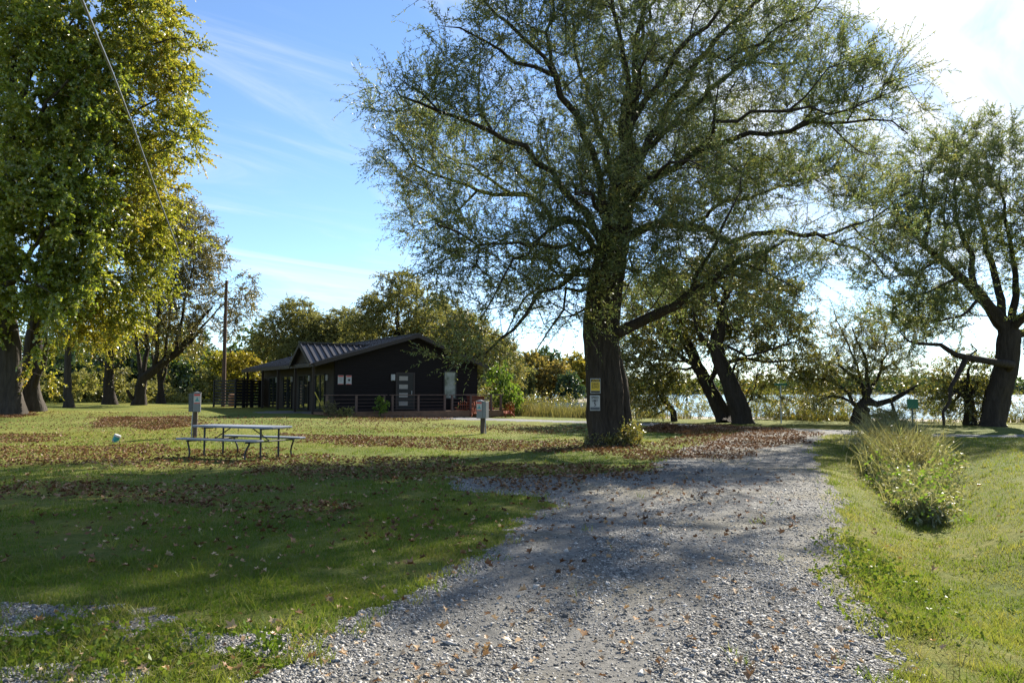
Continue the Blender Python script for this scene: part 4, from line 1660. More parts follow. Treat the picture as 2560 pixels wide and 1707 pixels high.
# ------------------------------------------------------------------ generic tree made from a few limbs
def auto_tree(name, label, cat, base, h, crown, bark, leafm, leaf, rg, r0=.3, lean=(0, 0), nl=6, dmin=.5, group=None, fork=.3, alpha=.25, thick=.13, limbs=None, extra=None, zmin=None, hi=16):
    """crown: list of (dx,dy,dz,rx,ry,rz,n) relative to the base"""
    base = np.asarray(base, float)
    t = Tree(rg)
    top = base + np.array([lean[0], lean[1], h])
    t.limb([base - np.array([0, 0, .3]), base + np.array([lean[0] * .08, lean[1] * .08, h * .12]), base + np.array([lean[0] * .35, lean[1] * .35, h * .4]) + rg.normal(0, .02 * h, 3) * [1, 1, 0], base + np.array([lean[0] * .7, lean[1] * .7, h * .72]), top], r0, r0 * .25, wob=.02 * h / 8)
    tr = t.n
    for i in range(tr):
        zz_ = t.A[i][2] - base[2]
        t.rad[i] *= 1 + .55 * math.exp(-max(zz_, 0) / (r0 * 1.2))
    C = []
    for (dx_, dy_, dz_, rx, ry, rz, n_) in crown:
        C.append(ell(rg, base + np.array([dx_, dy_, dz_]), (rx, ry, rz), n_))
    C = np.concatenate(C)
    if limbs:
        for pts_, a, b_ in limbs:
            t.limb([np.asarray(p, float) for p in pts_], a, b_, par=None, wob=.05)
    else:
        # limbs reach towards far cluster points
        sel = C[rg.choice(len(C), nl, replace=False)]
        for c in sel:
            f = rg.uniform(fork, .75)
            a = base + np.array([lean[0] * f, lean[1] * f, h * f])
            mid = a * .5 + c * .5 + np.array([0, 0, .06 * h]) + rg.normal(0, .03 * h, 3)
            t.limb([a, mid, a * .12 + c * .88], r0 * .45, r0 * .12, par=None, wob=.04)
    if extra is not None:
        C = np.concatenate([C, extra])
    C = thin(C, dmin)
    if zmin is not None:
        C = C[C[:, 2] > base[2] + zmin]
    return build_tree(name, label, cat, base, t, C, leaf, bark, leafm, group=group, rng=rg, thick=thick, alpha=alpha, hi=hi, flute=.12)


# ---- right-hand willow with the broken limb
rg = np.random.default_rng(21)
rb = G(2478, 1066)
RY = rb[1]
Q_ = lambda u, v, d=0.0: at(u, v, RY + d)
t = Tree(rg)
ids = t.limb([rb - np.array([0, 0, .4]), Q_(2480, 1055), Q_(2492, 1000), Q_(2510, 930), Q_(2518, 880), Q_(2520, 830), Q_(2490, 790)], .50, .32, step=.3, wob=.02)
t.rad[ids[0]] = .80; t.rad[ids[1]] = .70
RL = [
    ([(2490, 800, 0), (2455, 740, -.4), (2400, 690, -.8), (2350, 650, -1.2), (2310, 610, -1.6), (2275, 580, -2), (2240, 540, -2.3)], .26, .05),
    ([(2310, 610, -1.6), (2325, 560, -1.2), (2305, 500, -1.4), (2310, 430, -1.2)], .12, .03),
    ([(2440, 720, -.5), (2425, 640, .6), (2400, 570, 1.2), (2385, 490, 1.6), (2400, 400, 1.8)], .16, .03),
    ([(2500, 800, 0), (2490, 700, 1.2), (2460, 600, 2.0), (2445, 480, 2.4), (2440, 370, 2.6)], .20, .03),
    ([(2520, 830, 0), (2540, 740, .6), (2530, 640, 1.0), (2510, 540, .8), (2500, 430, .6)], .20, .03),
    ([(2530, 830, 0), (2580, 760, -1), (2620, 640, -1.6), (2640, 520, -2)], .22, .03),
    ([(2540, 840, 0), (2640, 780, .6), (2740, 700, 1.0), (2820, 620, 1.2)], .22, .03),
    ([(2350, 650, -1.2), (2300, 680, -2.2), (2250, 690, -2.8), (2200, 700, -3.2)], .08, .02),
    ([(2400, 690, -.8), (2340, 720, -1.6), (2290, 740, -2.2), (2230, 770, -2.6)], .09, .02),
    ([(2455, 740, -.4), (2400, 790, -1.0), (2350, 800, -1.6), (2290, 790, -2.2)], .08, .02),
    # broken low limb resting towards the left
    ([(2600, 950, -.3), (2530, 910, -.8), (2470, 900, -1.2), (2415, 897, -1.6), (2370, 870, -1.8), (2320, 862, -2.0), (2270, 852, -2.2)], .20, .05),
    ([(2425, 897, -1.6), (2400, 930, -1.9), (2375, 975, -2.2), (2362, 1030, -2.4), (2360, 1068, -2.5)], .12, .05),
    ([(2420, 898, -1.6), (2440, 880, -1.4), (2425, 860, -1.5)], .06, .02),
]
Cw = []
for pts_, a, b_ in RL:
    par_ = None
    ids = t.limb([Q_(*p) for p in pts_], a, b_, par=None, step=.5, wob=.05)
    L_ = t.A[ids]
    brk = pts_[0][1] > 850
    for k_ in range(len(L_)):
        f = k_ / max(1, len(L_) - 1)
        if f < .25 or brk:
            continue
        m_ = rg.poisson(1.5 + 2.2 * f)
        if m_:
            Cw.append(L_[k_] + rg.normal(0, .6 + .5 * f, (m_, 3)))
for (u, v, d, rx, ry, rz, n_) in [(2320, 440, -1, 1.9, 2.2, 1.6, 75), (2430, 420, 1.5, 2.0, 2.6, 1.8, 80), (2540, 470, 0, 2.2, 2.8, 2.2, 90), (2250, 560, -2.2, 1.6, 1.5, 1.4, 60), (2200, 690, -3, 1.3, 1.2, .8, 40),
                                  (2330, 560, -1.4, 1.6, 2, 1.4, 60), (2470, 570, 1.0, 1.9, 2.4, 1.8, 70), (2290, 780, -2.4, 1.6, 1.4, 1.0, 55), (2380, 760, 1.6, 1.8, 1.6, 1.5, 50), (2640, 560, -1, 2.6, 2.6, 3.0, 90), (2780, 640, 1, 2.6, 2.4, 2.6, 70), (2390, 350, 1.4, 1.2, 1.6, .9, 30), (2480, 350, 1.6, 1.0, 1.5, 1.0, 30)]:
    Cw.append(ell(rg, Q_(u, v, d), (rx, ry, rz), n_, shell=.4))
Cw = thin(np.concatenate(Cw), .42)
build_tree('willow_tree', 'dark leaning willow at the right edge with a broken limb propped on the grass', 'tree', rb, t, Cw,
           dict(K=9, Mn=20, twig=(.5, 1.2), L=.14, W=.020, droop=.15, spread=.85, twr=.006, hang=.15, up=.3), M['bark_dark'], M['leaf_willow'], rng=rg, flute=.15, hi=28, tip=.010)

# ---- two leaning willows by the lane
rg = np.random.default_rng(31)
LW = dict(K=11, Mn=20, twig=(.5, 1.2), L=.15, W=.027, droop=.30, spread=.95, twr=.006, hang=.25, up=.1)
ab = G(1858, 1058)
AY = ab[1]
A_ = lambda u, v, d=0.0: at(u, v, AY + d)
t = Tree(rg)
ids = t.limb([ab - np.array([0, 0, .3]), A_(1850, 1030), A_(1832, 980), A_(1812, 930), A_(1796, 895), A_(1790, 860), A_(1800, 820), A_(1806, 790)], .52, .25, step=.3, wob=.02)
t.rad[ids[0]] = .7
AL = [
    ([(1792, 880, 0), (1760, 850, -.6), (1740, 810, -1.0), (1735, 750, -1.2), (1725, 690, -1.4)], .18, .03),
    ([(1800, 850, 0), (1822, 815, .4), (1850, 800, .6), (1880, 770, .8), (1895, 730, 1.0)], .14, .03),
    ([(1808, 905, 0), (1850, 896, .2), (1905, 902, .4), (1960, 900, .5), (2010, 898, .6)], .13, .03),
    ([(1800, 860, 0), (1870, 885, -1), (1940, 870, -1.6), (2000, 850, -2)], .10, .025),
    ([(1806, 790, 0), (1815, 730, -.8), (1835, 680, -1.2)], .16, .03),
    ([(1806, 790, 0), (1780, 720, .8), (1770, 660, 1.2)], .14, .03),
    ([(1822, 930, 0), (1840, 912, .6), (1850, 880, 1.2), (1880, 850, 1.8)], .09, .02),
]
Cw = []
for pts_, a, b_ in AL:
    L_ = t.A[t.limb([A_(*p) for p in pts_], a, b_, par=None, step=.5, wob=.05)]
    for k_ in range(len(L_)):
        if k_ > .25 * len(L_):
            m_ = rg.poisson(2.5)
            if m_:
                Cw.append(L_[k_] + rg.normal(0, .8, (m_, 3)))
for (u, v, d, rx, ry, rz, n_) in [(1800, 700, 0, 2.3, 2.2, 1.4, 90), (1900, 740, .5, 2.0, 2, 1.4, 80), (1960, 820, 0, 1.7, 1.6, 1.2, 60), (1980, 900, .4, 1.6, 1.3, .9, 40), (1720, 720, -.8, 1.6, 1.6, 1.4, 60), (1850, 820, 1.0, 1.6, 1.6, 1.2, 50), (2020, 940, .6, 1.2, 1.0, .7, 30), (1890, 960, 1.0, 1.1, 1.0, .7, 36), (1750, 800, 1.2, 1.6, 1.2, 1.2, 45), (1850, 660, -.5, 1.8, 1.5, 1.0, 50)]:
    Cw.append(ell(rg, A_(u, v, d), (rx, ry, rz), n_, shell=.4))
Cw = thin(np.concatenate(Cw), .45)
build_tree('willow_tree', 'left leaning willow by the lane, right trunk of the leaning pair', 'tree', ab, t, Cw, LW, M['bark_dark'], M['leaf_willow_y'], rng=rg, flute=.14, hi=24)

bb = G(1812, 1055)
BY = bb[1] + .6
B_ = lambda u, v, d=0.0: at(u, v, BY + d)
t = Tree(rg)
ids = t.limb([bb - np.array([0, 0, .3]), B_(1806, 1035), B_(1782, 990), B_(1760, 945), B_(1742, 915), B_(1722, 870), B_(1705, 830)], .46, .2, step=.3, wob=.02)
t.rad[ids[0]] = .62
BL = [
    ([(1768, 955, 0), (1785, 935, .1), (1792, 905, .2), (1800, 870, .5)], .17, .08),
    ([(1740, 915, 0), (1690, 880, -.4), (1660, 840, -.7), (1640, 790, -1.0)], .14, .03),
    ([(1715, 850, 0), (1700, 790, -.4), (1715, 740, -.7), (1700, 690, -.9)], .14, .03),
    ([(1745, 920, 0), (1690, 925, .3), (1640, 945, .5), (1590, 950, .7)], .09, .02),
    ([(1735, 905, 0), (1650, 900, 1.0), (1600, 880, 1.5), (1570, 850, 1.8)], .09, .02),
]
Cw = []
for pts_, a, b_ in BL:
    L_ = t.A[t.limb([B_(*p) for p in pts_], a, b_, par=None, step=.5, wob=.05)]
    for k_ in range(len(L_)):
        if k_ > .3 * len(L_):
            m_ = rg.poisson(2.4)
            if m_:
                Cw.append(L_[k_] + rg.normal(0, .8, (m_, 3)))
for (u, v, d, rx, ry, rz, n_) in [(1660, 760, 0, 2.0, 2.0, 1.6, 80), (1620, 880, 0, 1.8, 1.8, 1.4, 70), (1700, 850, 1.0, 1.8, 1.6, 1.4, 50), (1600, 960, .6, 1.1, 1.3, .9, 40), (1620, 820, 1.4, 1.6, 1.4, 1.4, 50), (1690, 950, .9, 1.3, 1.1, .8, 40), (1590, 760, .5, 1.3, 1.3, 1.2, 40), (1630, 1000, .8, 1.0, 1.0, .5, 24)]:
    Cw.append(ell(rg, B_(u, v, d), (rx, ry, rz), n_, shell=.4))
Cw = thin(np.concatenate(Cw), .45)
build_tree('willow_tree', 'left leaning willow by the lane, forked left trunk of the leaning pair', 'tree', bb, t, Cw, LW, M['bark_dark'], M['leaf_willow_y'], rng=rg, flute=.14, hi=24)

# slim leaning stem left of the pair
sb = G(1688, 1053)
t = Tree(rg)
K_ = lambda u, v, d=0.0: at(u, v, sb[1] + d)
t.limb([sb - np.array([0, 0, .3]), K_(1682, 1030), K_(1662, 1000), K_(1645, 965), K_(1648, 940), K_(1620, 900)], .2, .08, step=.3)
for pts_ in ([(1665, 1005, 0), (1640, 1010, .2), (1600, 1000, .4), (1560, 1020, .5)], [(1650, 980, 0), (1690, 950, .3), (1710, 900, .5)], [(1672, 1020, 0), (1630, 1040, .2), (1590, 1048, .3)], [(1646, 960, 0), (1600, 950, -.4), (1560, 930, -.7)]):
    t.limb([K_(*p) for p in pts_], .07, .02, par=None)
Cw = np.concatenate([ell(rg, K_(1600, 990, .3), (1.3, 1.2, .8), 40, .2), ell(rg, K_(1680, 930, .4), (1.0, 1.0, .9), 30, .2), ell(rg, K_(1560, 940, 0), (1.0, 1.0, .9), 30, .2)])
build_tree('willow_sapling', 'slim crooked willow left of the leaning pair', 'tree', sb, t, thin(Cw, .4), dict(LW, K=5, Mn=10), M['bark_dark'], M['leaf_willow_y'], rng=rg)

# ---- low sprawling shoreline willow
lb = G(2142, 1058)
K2 = lambda u, v, d=0.0: at(u, v, lb[1] + d)
t = Tree(rg)
ids = t.limb([lb - np.array([0, 0, .3]), K2(2148, 1040), K2(2158, 1015), K2(2165, 1000)], .45, .28, step=.25)
LLm = [
    ([(2165, 1005, 0), (2195, 1010, -.2), (2230, 995, -.4), (2262, 980, -.6), (2300, 960, -.8)], .2, .06),
    ([(2150, 1020, 0), (2120, 985, .2), (2095, 960, .4), (2060, 945, .6), (2030, 950, .8)], .13, .03),
    ([(2160, 1005, 0), (2150, 960, .3), (2110, 920, .5), (2080, 900, .7)], .13, .03),
    ([(2160, 1000, 0), (2170, 940, .4), (2160, 880, .6), (2130, 820, .8)], .13, .02),
    ([(2165, 1000, 0), (2200, 930, .8), (2215, 860, 1.2), (2210, 800, 1.4)], .12, .02),
    ([(2130, 1000, 0), (2080, 990, -.4), (2040, 1000, -.6)], .07, .02),
    ([(2150, 1010, 0), (2110, 1000, 1.2), (2060, 985, 1.6), (2010, 1000, 1.8)], .06, .02),
    ([(2145, 960, .3), (2120, 860, .8), (2090, 800, 1.2), (2075, 750, 1.4)], .06, .012),
]
Cw = []
for pts_, a, b_ in LLm:
    L_ = t.A[t.limb([K2(*p) for p in pts_], a, b_, par=None, step=.45, wob=.05)]
    for k_ in range(len(L_)):
        if k_ > .3 * len(L_):
            m_ = rg.poisson(2.6)
            if m_:
                Cw.append(L_[k_] + rg.normal(0, .55, (m_, 3)))
for (u, v, d, rx, ry, rz, n_) in [(2160, 900, .5, 2.0, 1.6, 1.2, 80), (2080, 930, .5, 1.5, 1.3, .9, 50), (2230, 910, .8, 1.4, 1.2, 1.0, 50), (2260, 840, .8, 1.2, 1.2, 1.0, 40), (2120, 840, .9, 1.0, 1.2, 1.0, 18), (2200, 800, 1.2, 1.3, 1.2, 1.1, 35)]:
    Cw.append(ell(rg, K2(u, v, d), (rx, ry, rz), n_, shell=.35))
Cw = thin(np.concatenate(Cw), .42)
Cw = Cw[Cw[:, 2] > .55]
build_tree('shoreline_willow', 'low sprawling willow with a level limb over the beach', 'tree', lb, t, Cw, dict(LW, K=9, Mn=16, W=.019, up=.3, droop=.1), M['bark_dark'], M['leaf_willow_y'], rng=rg)

# dead branch on the bank
g = G(2228, 1062)
b = MB()
q0 = lambda u, v: at(u, v, g[1]) - g
b.tube([q0(2160, 1041), q0(2195, 1038), q0(2205, 1036), q0(2212, 1050), q0(2226, 1064)], [.05, .09, .12, .12, .10], 8)
b.tube([q0(2210, 1046), q0(2198, 1052), q0(2186, 1058)], [.08, .05, .03], 7)
b.tube([q0(2214, 1052), q0(2205, 1054), q0(2196, 1063)], [.09, .07, .06], 7)
o = b.build('dead_branch', M['bark_dark'], None, loc=g)
tag(o, 'dead forked branch lying at the edge of the beach', 'branch')
g = G(2243, 1062)
b = MB()
q0 = lambda u, v: at(u, v, g[1]) - g
b.tube([q0(2243, 1070), q0(2239, 1045), q0(2232, 1015), q0(2228, 1005)], [.10, .09, .07, .05], 8)
b.tube([q0(2236, 1040), q0(2215, 1030), q0(2198, 1020)], [.05, .04, .03], 6)
b.tube([q0(2228, 1008), q0(2234, 1003), q0(2226, 1001)], [.05, .03, .02], 6)
tag(b.build('dead_stump', M['bark_dark'], None, loc=g), 'thin dead upright stem beside the forked dead branch', 'stump')

# dark thicket left of the right willow
g = G(2425, 1062)
auto_tree('thicket_willow', 'bushy dark stump sprouting shoots left of the right willow', 'tree', g, 2.6,
          [(0, 0, 1.3, 1.3, 1.2, 1.2, 60), (.1, .3, 2.6, 1.2, 1.0, 1.0, 40), (-1.2, 0, 1.6, .9, .9, .9, 25)], M['bark_dark'], M['leaf_willow_y'],
          dict(LW, K=9, Mn=16), rg, r0=.28, nl=8, dmin=.3, hi=20)
# ------------------------------------------------------------------ left row of maples
rg = np.random.default_rng(41)
ML = dict(K=11, Mn=22, twig=(.5, 1.35), L=.155, W=.058, droop=.25, spread=1.0, twr=.006, hang=.35, fold=.35)


def px_tree(name, label, base_uv, trunk, r0, limbs, blobs, bark, leafm, leaf, dmin, rg, group=None, base_r=None, hi=26, zmin=None, thick=.13, alpha=.25, flute=.14, poi=1.5, per=.9, gap=-.75):
    base = G(*base_uv)
    Yb = base[1]
    q = lambda u, v, d=0.0: at(u, v, Yb + d)
    t = Tree(rg)
    ids = t.limb([base - np.array([0, 0, .4])] + [q(*p) for p in trunk], r0, r0 * .16, step=.4, wob=.02)
    for i in ids:
        zz_ = max(0, t.A[i][2] - base[2])
        t.rad[i] *= 1 + .5 * math.exp(-zz_ / .5)
    C = []
    for pts_, a, b_ in limbs:
        L_ = t.A[t.limb([q(*p) for p in pts_], a, b_, par=None, step=.55, wob=.05)]
        for k_ in range(len(L_)):
            if k_ > .35 * len(L_) and poi:
                m_ = rg.poisson(poi)
                if m_:
                    C.append(L_[k_] + rg.normal(0, per, (m_, 3)))
    for (u, v, d, rx, ry, rz, n_) in blobs:
        C.append(ell(rg, q(u, v, d), (rx, ry, rz), n_, shell=.45))
    C = np.concatenate(C)
    C = C + rg.normal(0, .35, C.shape)
    f_ = .85
    ns = np.sin(C[:, 0] * f_ + 1.7 * np.sin(C[:, 2] * .6)) * np.sin(C[:, 1] * f_ + 1.1) + np.sin(C[:, 2] * 1.5 * f_ + .8 * np.sin(C[:, 0] * .9 + 2)) * .8
    C = thin(C[ns > gap], dmin)
    if zmin is not None:
        C = C[C[:, 2] > base[2] + zmin]
    return build_tree(name, label, 'tree', base, t, C, leaf, bark, leafm, group=group, rng=rg, hi=hi, thick=thick, alpha=alpha, flute=flute)


# nearest: green glossy foliage
px_tree('poplar_tree', 'green leaved big tree with the thickest trunk at the left edge', (18, 1034), [(20, 1000), (22, 940), (20, 860), (14, 780), (10, 640), (20, 460), (30, 280), (36, 120)], .72,
        [([(20, 860, 0), (-40, 780, -1), (-90, 700, -2)], .3, .08), ([(12, 740, 0), (80, 620, -2.2), (150, 540, -3.6)], .22, .05), ([(14, 640, 0), (70, 480, 1), (150, 380, 1.4), (220, 300, 1.6)], .22, .05),
         ([(20, 460, 0), (90, 300, -2), (170, 200, -3.2)], .2, .05), ([(30, 300, 0), (100, 140, .5), (190, 40, .6)], .18, .05), ([(14, 600, 0), (-60, 440, 1), (-130, 300, 1)], .22, .05), ([(10, 700, 0), (60, 700, -3), (110, 720, -4.5)], .16, .04)],
        [(-20, 100, 0, 4.6, 4.2, 3.0, 170), (130, 140, -1, 3.0, 3.6, 3.2, 150), (-60, 330, 0, 4.4, 4.2, 2.8, 150), (150, 350, -1.5, 3.0, 3.2, 2.8, 170), (60, 480, -3.2, 3.6, 2.2, 2.4, 140), (150, 540, -3, 2.4, 2.4, 1.9, 110),
         (-60, 600, 0, 3.2, 3.4, 2.2, 90), (100, 640, -3.4, 2.3, 1.8, 1.5, 75), (210, 640, -2.8, 1.6, 1.6, 1.3, 50), (-10, 720, -3.2, 2.2, 1.4, 1.0, 50), (60, -60, 0, 5, 4.2, 2.6, 130), (230, 240, -1.4, 1.6, 1.8, 1.8, 60), (130, 740, -3.6, 1.6, 1.2, .9, 35), (200, 450, -2.6, 1.8, 1.8, 1.6, 60)],
        M['bark_maple'], M['leaf_green'], dict(ML, L=.175, W=.068), .62, rg)

# second: the tall yellow maple with the forked foot
px_tree('maple_tree', 'tallest yellow green maple with a trunk forked near the ground', (84, 1028), [(80, 1000), (76, 960), (80, 900), (96, 800), (120, 680), (150, 520), (170, 340), (185, 180), (195, 60)], .50,
        [([(82, 975, 0), (92, 940, -.4), (110, 905, -.7), (117, 868, -.9), (112, 800, -1.0)], .22, .12), ([(90, 850, 0), (130, 760, -1), (190, 690, -2), (260, 650, -2.6)], .2, .05), ([(110, 740, 0), (200, 640, .6), (300, 560, 1.0), (390, 520, 1.2)], .2, .04),
         ([(140, 560, 0), (240, 470, -.6), (350, 400, -1.0), (440, 360, -1.2)], .2, .04), ([(160, 440, 0), (260, 330, .8), (370, 260, 1.0), (455, 225, 1.2)], .18, .03), ([(175, 300, 0), (270, 190, -.8), (360, 120, -1.2), (440, 95, -1.4)], .16, .03),
         ([(185, 180, 0), (260, 80, .6), (330, 10, .8), (390, -30, .8)], .14, .03), ([(130, 600, 0), (210, 560, 2.6), (280, 500, 4.0)], .18, .04), ([(150, 520, 0), (220, 420, -3), (280, 350, -4.6)], .18, .04)],
        [(250, 20, 0, 4.2, 3.6, 2.6, 150), (380, 60, -.6, 1.9, 2.6, 2.0, 80), (330, 190, -.4, 3.0, 3.6, 2.2, 150), (445, 200, .6, 1.2, 1.6, 1.3, 45), (300, 330, -1, 3.4, 3.8, 2.2, 160), (430, 330, -.8, 1.4, 1.9, 1.2, 55),
         (310, 460, -1, 3.4, 3.8, 2.0, 160), (420, 470, .8, 1.3, 1.7, 1.1, 45), (280, 590, -1.4, 3.2, 3.2, 1.8, 140), (390, 590, .6, 1.5, 1.6, 1.0, 50), (240, 710, -2.0, 2.6, 2.4, 1.3, 100), (350, 700, -.6, 1.5, 1.6, .9, 50), (200, 790, -2.2, 1.7, 1.5, .9, 55), (290, 790, -1.6, 1.3, 1.2, .6, 30), (230, 860, -2.2, .8, .8, .45, 15),
         (250, -90, 0, 4, 3.4, 2.2, 80)],
        M['bark_maple'], M['leaf_maple'], dict(ML, L=.15, W=.056), .62, rg)

# slim trunk
px_tree('maple_tree', 'maple with a slim straight pale trunk second from the left edge', (171, 1019), [(170, 1000), (169, 960), (170, 900), (172, 840), (176, 780), (180, 680)], .29,
        [([(172, 860, 0), (140, 820, .6), (110, 790, 1)], .1, .03), ([(172, 880, 0), (200, 820, .6), (230, 770, 1.2)], .1, .03), ([(176, 780, 0), (210, 720, 1), (250, 680, 2)], .1, .03)],
        [(180, 760, 1.2, 4.2, 3.0, 2.4, 110), (140, 850, 1.4, 1.8, 1.6, 1.0, 30), (225, 850, .8, 1.5, 1.5, 1.0, 30)], M['bark_maple'], M['leaf_maple'], dict(ML, K=7, Mn=11), .7, rg)
# straight brown trunk
px_tree('maple_tree', 'maple with a stout brown trunk left of the leaning multi stemmed tree', (274, 1011), [(273, 990), (272, 950), (275, 890), (280, 830), (285, 740)], .50,
        [([(273, 930, 0), (310, 900, -.6), (325, 870, -1)], .1, .03), ([(272, 920, 0), (245, 900, .4), (225, 880, .8)], .12, .04), ([(278, 850, 0), (240, 790, 1), (220, 740, 2)], .14, .03), ([(282, 810, 0), (330, 750, 1), (360, 700, 2)], .14, .03)],
        [(290, 740, 1.0, 5.0, 3.6, 3.4, 150), (230, 850, .5, 1.8, 1.8, 1.2, 35), (330, 830, .6, 2.0, 2, 1.2, 35), (255, 900, -.4, 1.2, 1.2, .7, 22)], M['bark_dark'], M['leaf_maple'], dict(ML, K=7, Mn=12), .75, rg)
# leaning multi stemmed tree, sparse crown
px_tree('silver_maple', 'thin crowned leaning tree with several crooked stems beside the pole', (344, 1013), [(350, 995), (352, 965), (358, 945), (385, 925), (410, 905), (440, 885), (470, 850), (500, 800), (530, 770)], .46,
        [([(352, 965, 0), (352, 930, .2), (346, 890, .4), (342, 850, .5), (330, 800, .7)], .24, .05), ([(362, 940, 0), (368, 895, .2), (366, 850, .4), (372, 790, .6), (365, 700, .8)], .2, .04), ([(385, 925, 0), (392, 870, -.5), (395, 800, -.8), (400, 700, -1.0), (395, 590, -1.2)], .18, .03),
         ([(410, 905, 0), (420, 820, .5), (435, 720, .8), (450, 620, 1.0)], .15, .03), ([(440, 885, 0), (455, 790, -.4), (475, 690, -.8), (500, 590, -1.0)], .14, .03), ([(450, 875, 0), (490, 840, .6), (520, 800, .8), (560, 760, 1.0), (600, 730, 1.1)], .12, .02), ([(372, 860, 0), (330, 820, -.6), (315, 790, -.8)], .1, .02),
         ([(344, 1005, 0), (328, 995, -.5), (318, 975, -.7)], .2, .12)],
        [(400, 560, 0, 3.4, 3, 2.4, 120), (470, 560, -.4, 2.0, 2.4, 1.9, 95), (505, 640, 0, 1.7, 2, 2.0, 85), (400, 700, 0, 2.6, 2.6, 2.2, 90), (495, 740, .2, 1.8, 2, 1.8, 80), (440, 640, 1, 2.4, 2.4, 2.0, 80), (450, 820, 0, 2.2, 2.0, 1.6, 70), (600, 760, 1.0, 1.0, 1.2, 1.6, 26), (570, 800, .9, .9, 1.0, 1.0, 16), (615, 720, 1.1, .6, .8, .9, 12)],
        M['bark_dark'], M['leaf_sparse'], dict(ML, K=10, Mn=11, L=.16, W=.050, twig=(.5, 1.4)), .5, rg, alpha=.2, gap=-1.1, poi=2.6)
px_tree('maple_tree', 'dark forked maple right of the leaning multi stemmed tree', (401, 1009), [(402, 990), (402, 965), (398, 930), (396, 880)], .36,
        [([(402, 960, 0), (420, 915, .4), (432, 860, .8)], .16, .04), ([(400, 945, 0), (382, 900, .6), (375, 850, 1)], .14, .04), ([(402, 955, 0), (412, 900, -.6), (440, 850, -1)], .12, .04)],
        [(400, 800, 1.0, 4.4, 3.2, 3.0, 100), (440, 860, .5, 1.8, 1.6, 1.6, 35)], M['bark_dark'], M['leaf_maple'], dict(ML, K=7, Mn=10), .75, rg)
px_tree('maple_tree', 'slender maple next to the dark conifer at the wood edge', (437, 1001), [(438, 985), (440, 950), (446, 910), (452, 860)], .36,
        [([(442, 945, 0), (425, 900, .6), (415, 860, 1)], .14, .04), ([(444, 930, 0), (465, 890, .6), (480, 850, 1)], .14, .04)],
        [(450, 840, 1.0, 4.0, 3.2, 2.8, 90), (470, 920, .0, 1.8, 1.4, 1.0, 30)], M['bark_dark'], M['leaf_far_yellow'], dict(ML, K=7, Mn=9), .75, rg)

# ------------------------------------------------------------------ background prototypes, then copies
BL_ = dict(K=11, Mn=18, twig=(.6, 1.5), L=.20, W=.050, droop=.3, spread=1.0, twr=.010, hang=.3)
rg = np.random.default_rng(51)


def bg_willow(label, loc, h, seed, leafm, wide=1.0):
    r_ = np.random.default_rng(seed)
    cr = [(0, 0, h * .68, h * .30 * wide, h * .28, h * .24, 210), (-h * .22 * wide, .5, h * .50, h * .22, h * .2, h * .18, 100), (h * .24 * wide, -.5, h * .52, h * .22, h * .2, h * .18, 100), (0, 0, h * .84, h * .18, h * .16, h * .14, 60), (0, -h * .1, h * .34, h * .30 * wide, h * .2, h * .14, 70)]
    return auto_tree('willow_tree', label, 'tree', loc, h * .72, cr, M['bark_dark'], leafm, BL_, r_, r0=h * .028, lean=(r_.uniform(-.6, .6), 0), nl=12, dmin=.66, thick=.10, fork=.18)


def gp(u, Y):
    x = (u - 1280) / F * Y
    return np.array([x, Y, float(gz(x, Y))])


GB = 'willows behind the cabin'
W1 = bg_willow('rounded olive willow behind the small entrance gable', gp(735, 84), 11.4, 1, M['leaf_far_olive'])
W1['group'] = GB
W2 = bg_willow('tallest round crowned willow behind the cabin ridge', gp(1000, 74), 12.9, 2, M['leaf_far_olive'], 1.05)
W2['group'] = GB
W3 = copy_tree(W1, gp(868, 84), 2.1, (1.05, 1.05, .92), 'low spreading olive willow behind the main roof, between two taller ones', GB)
W4 = copy_tree(W2, gp(1105, 80), 3.6, (.95, .95, .88), 'olive willow behind the right roof slope', GB)
W5 = bg_willow('yellowish loose willow rising past the lake end of the cabin', gp(1160, 66), 8.6, 3, M['leaf_willow_y'])
W5['group'] = GB
W6 = copy_tree(W5, gp(1232, 72), 2.4, .86, 'yellowish small willow right of the cabin by the bright sapling', GB)
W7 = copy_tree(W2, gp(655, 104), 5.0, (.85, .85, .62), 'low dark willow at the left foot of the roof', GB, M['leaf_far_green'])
W8 = copy_tree(W1, gp(805, 82), 4.1, (.95, .95, .84), 'brown green willow peeping over the roof beside the entrance gable', GB, M['leaf_far_olive'])

# bright sapling past the deck
auto_tree('leafy_sapling', 'bright green leafy sapling past the end of the deck', 'tree', gp(1262, 52), 3.0,
          [(0, 0, 1.6, .75, .8, 1.3, 60), (-.4, 0, 2.6, .7, .7, .9, 30), (.5, 0, .9, .7, .7, .7, 30)], M['bark_dark'], M['leaf_bright'], dict(BL_, L=.17, W=.06, K=6, Mn=9, twig=(.25, .6), twr=.005), rg, r0=.05, nl=5, dmin=.3)

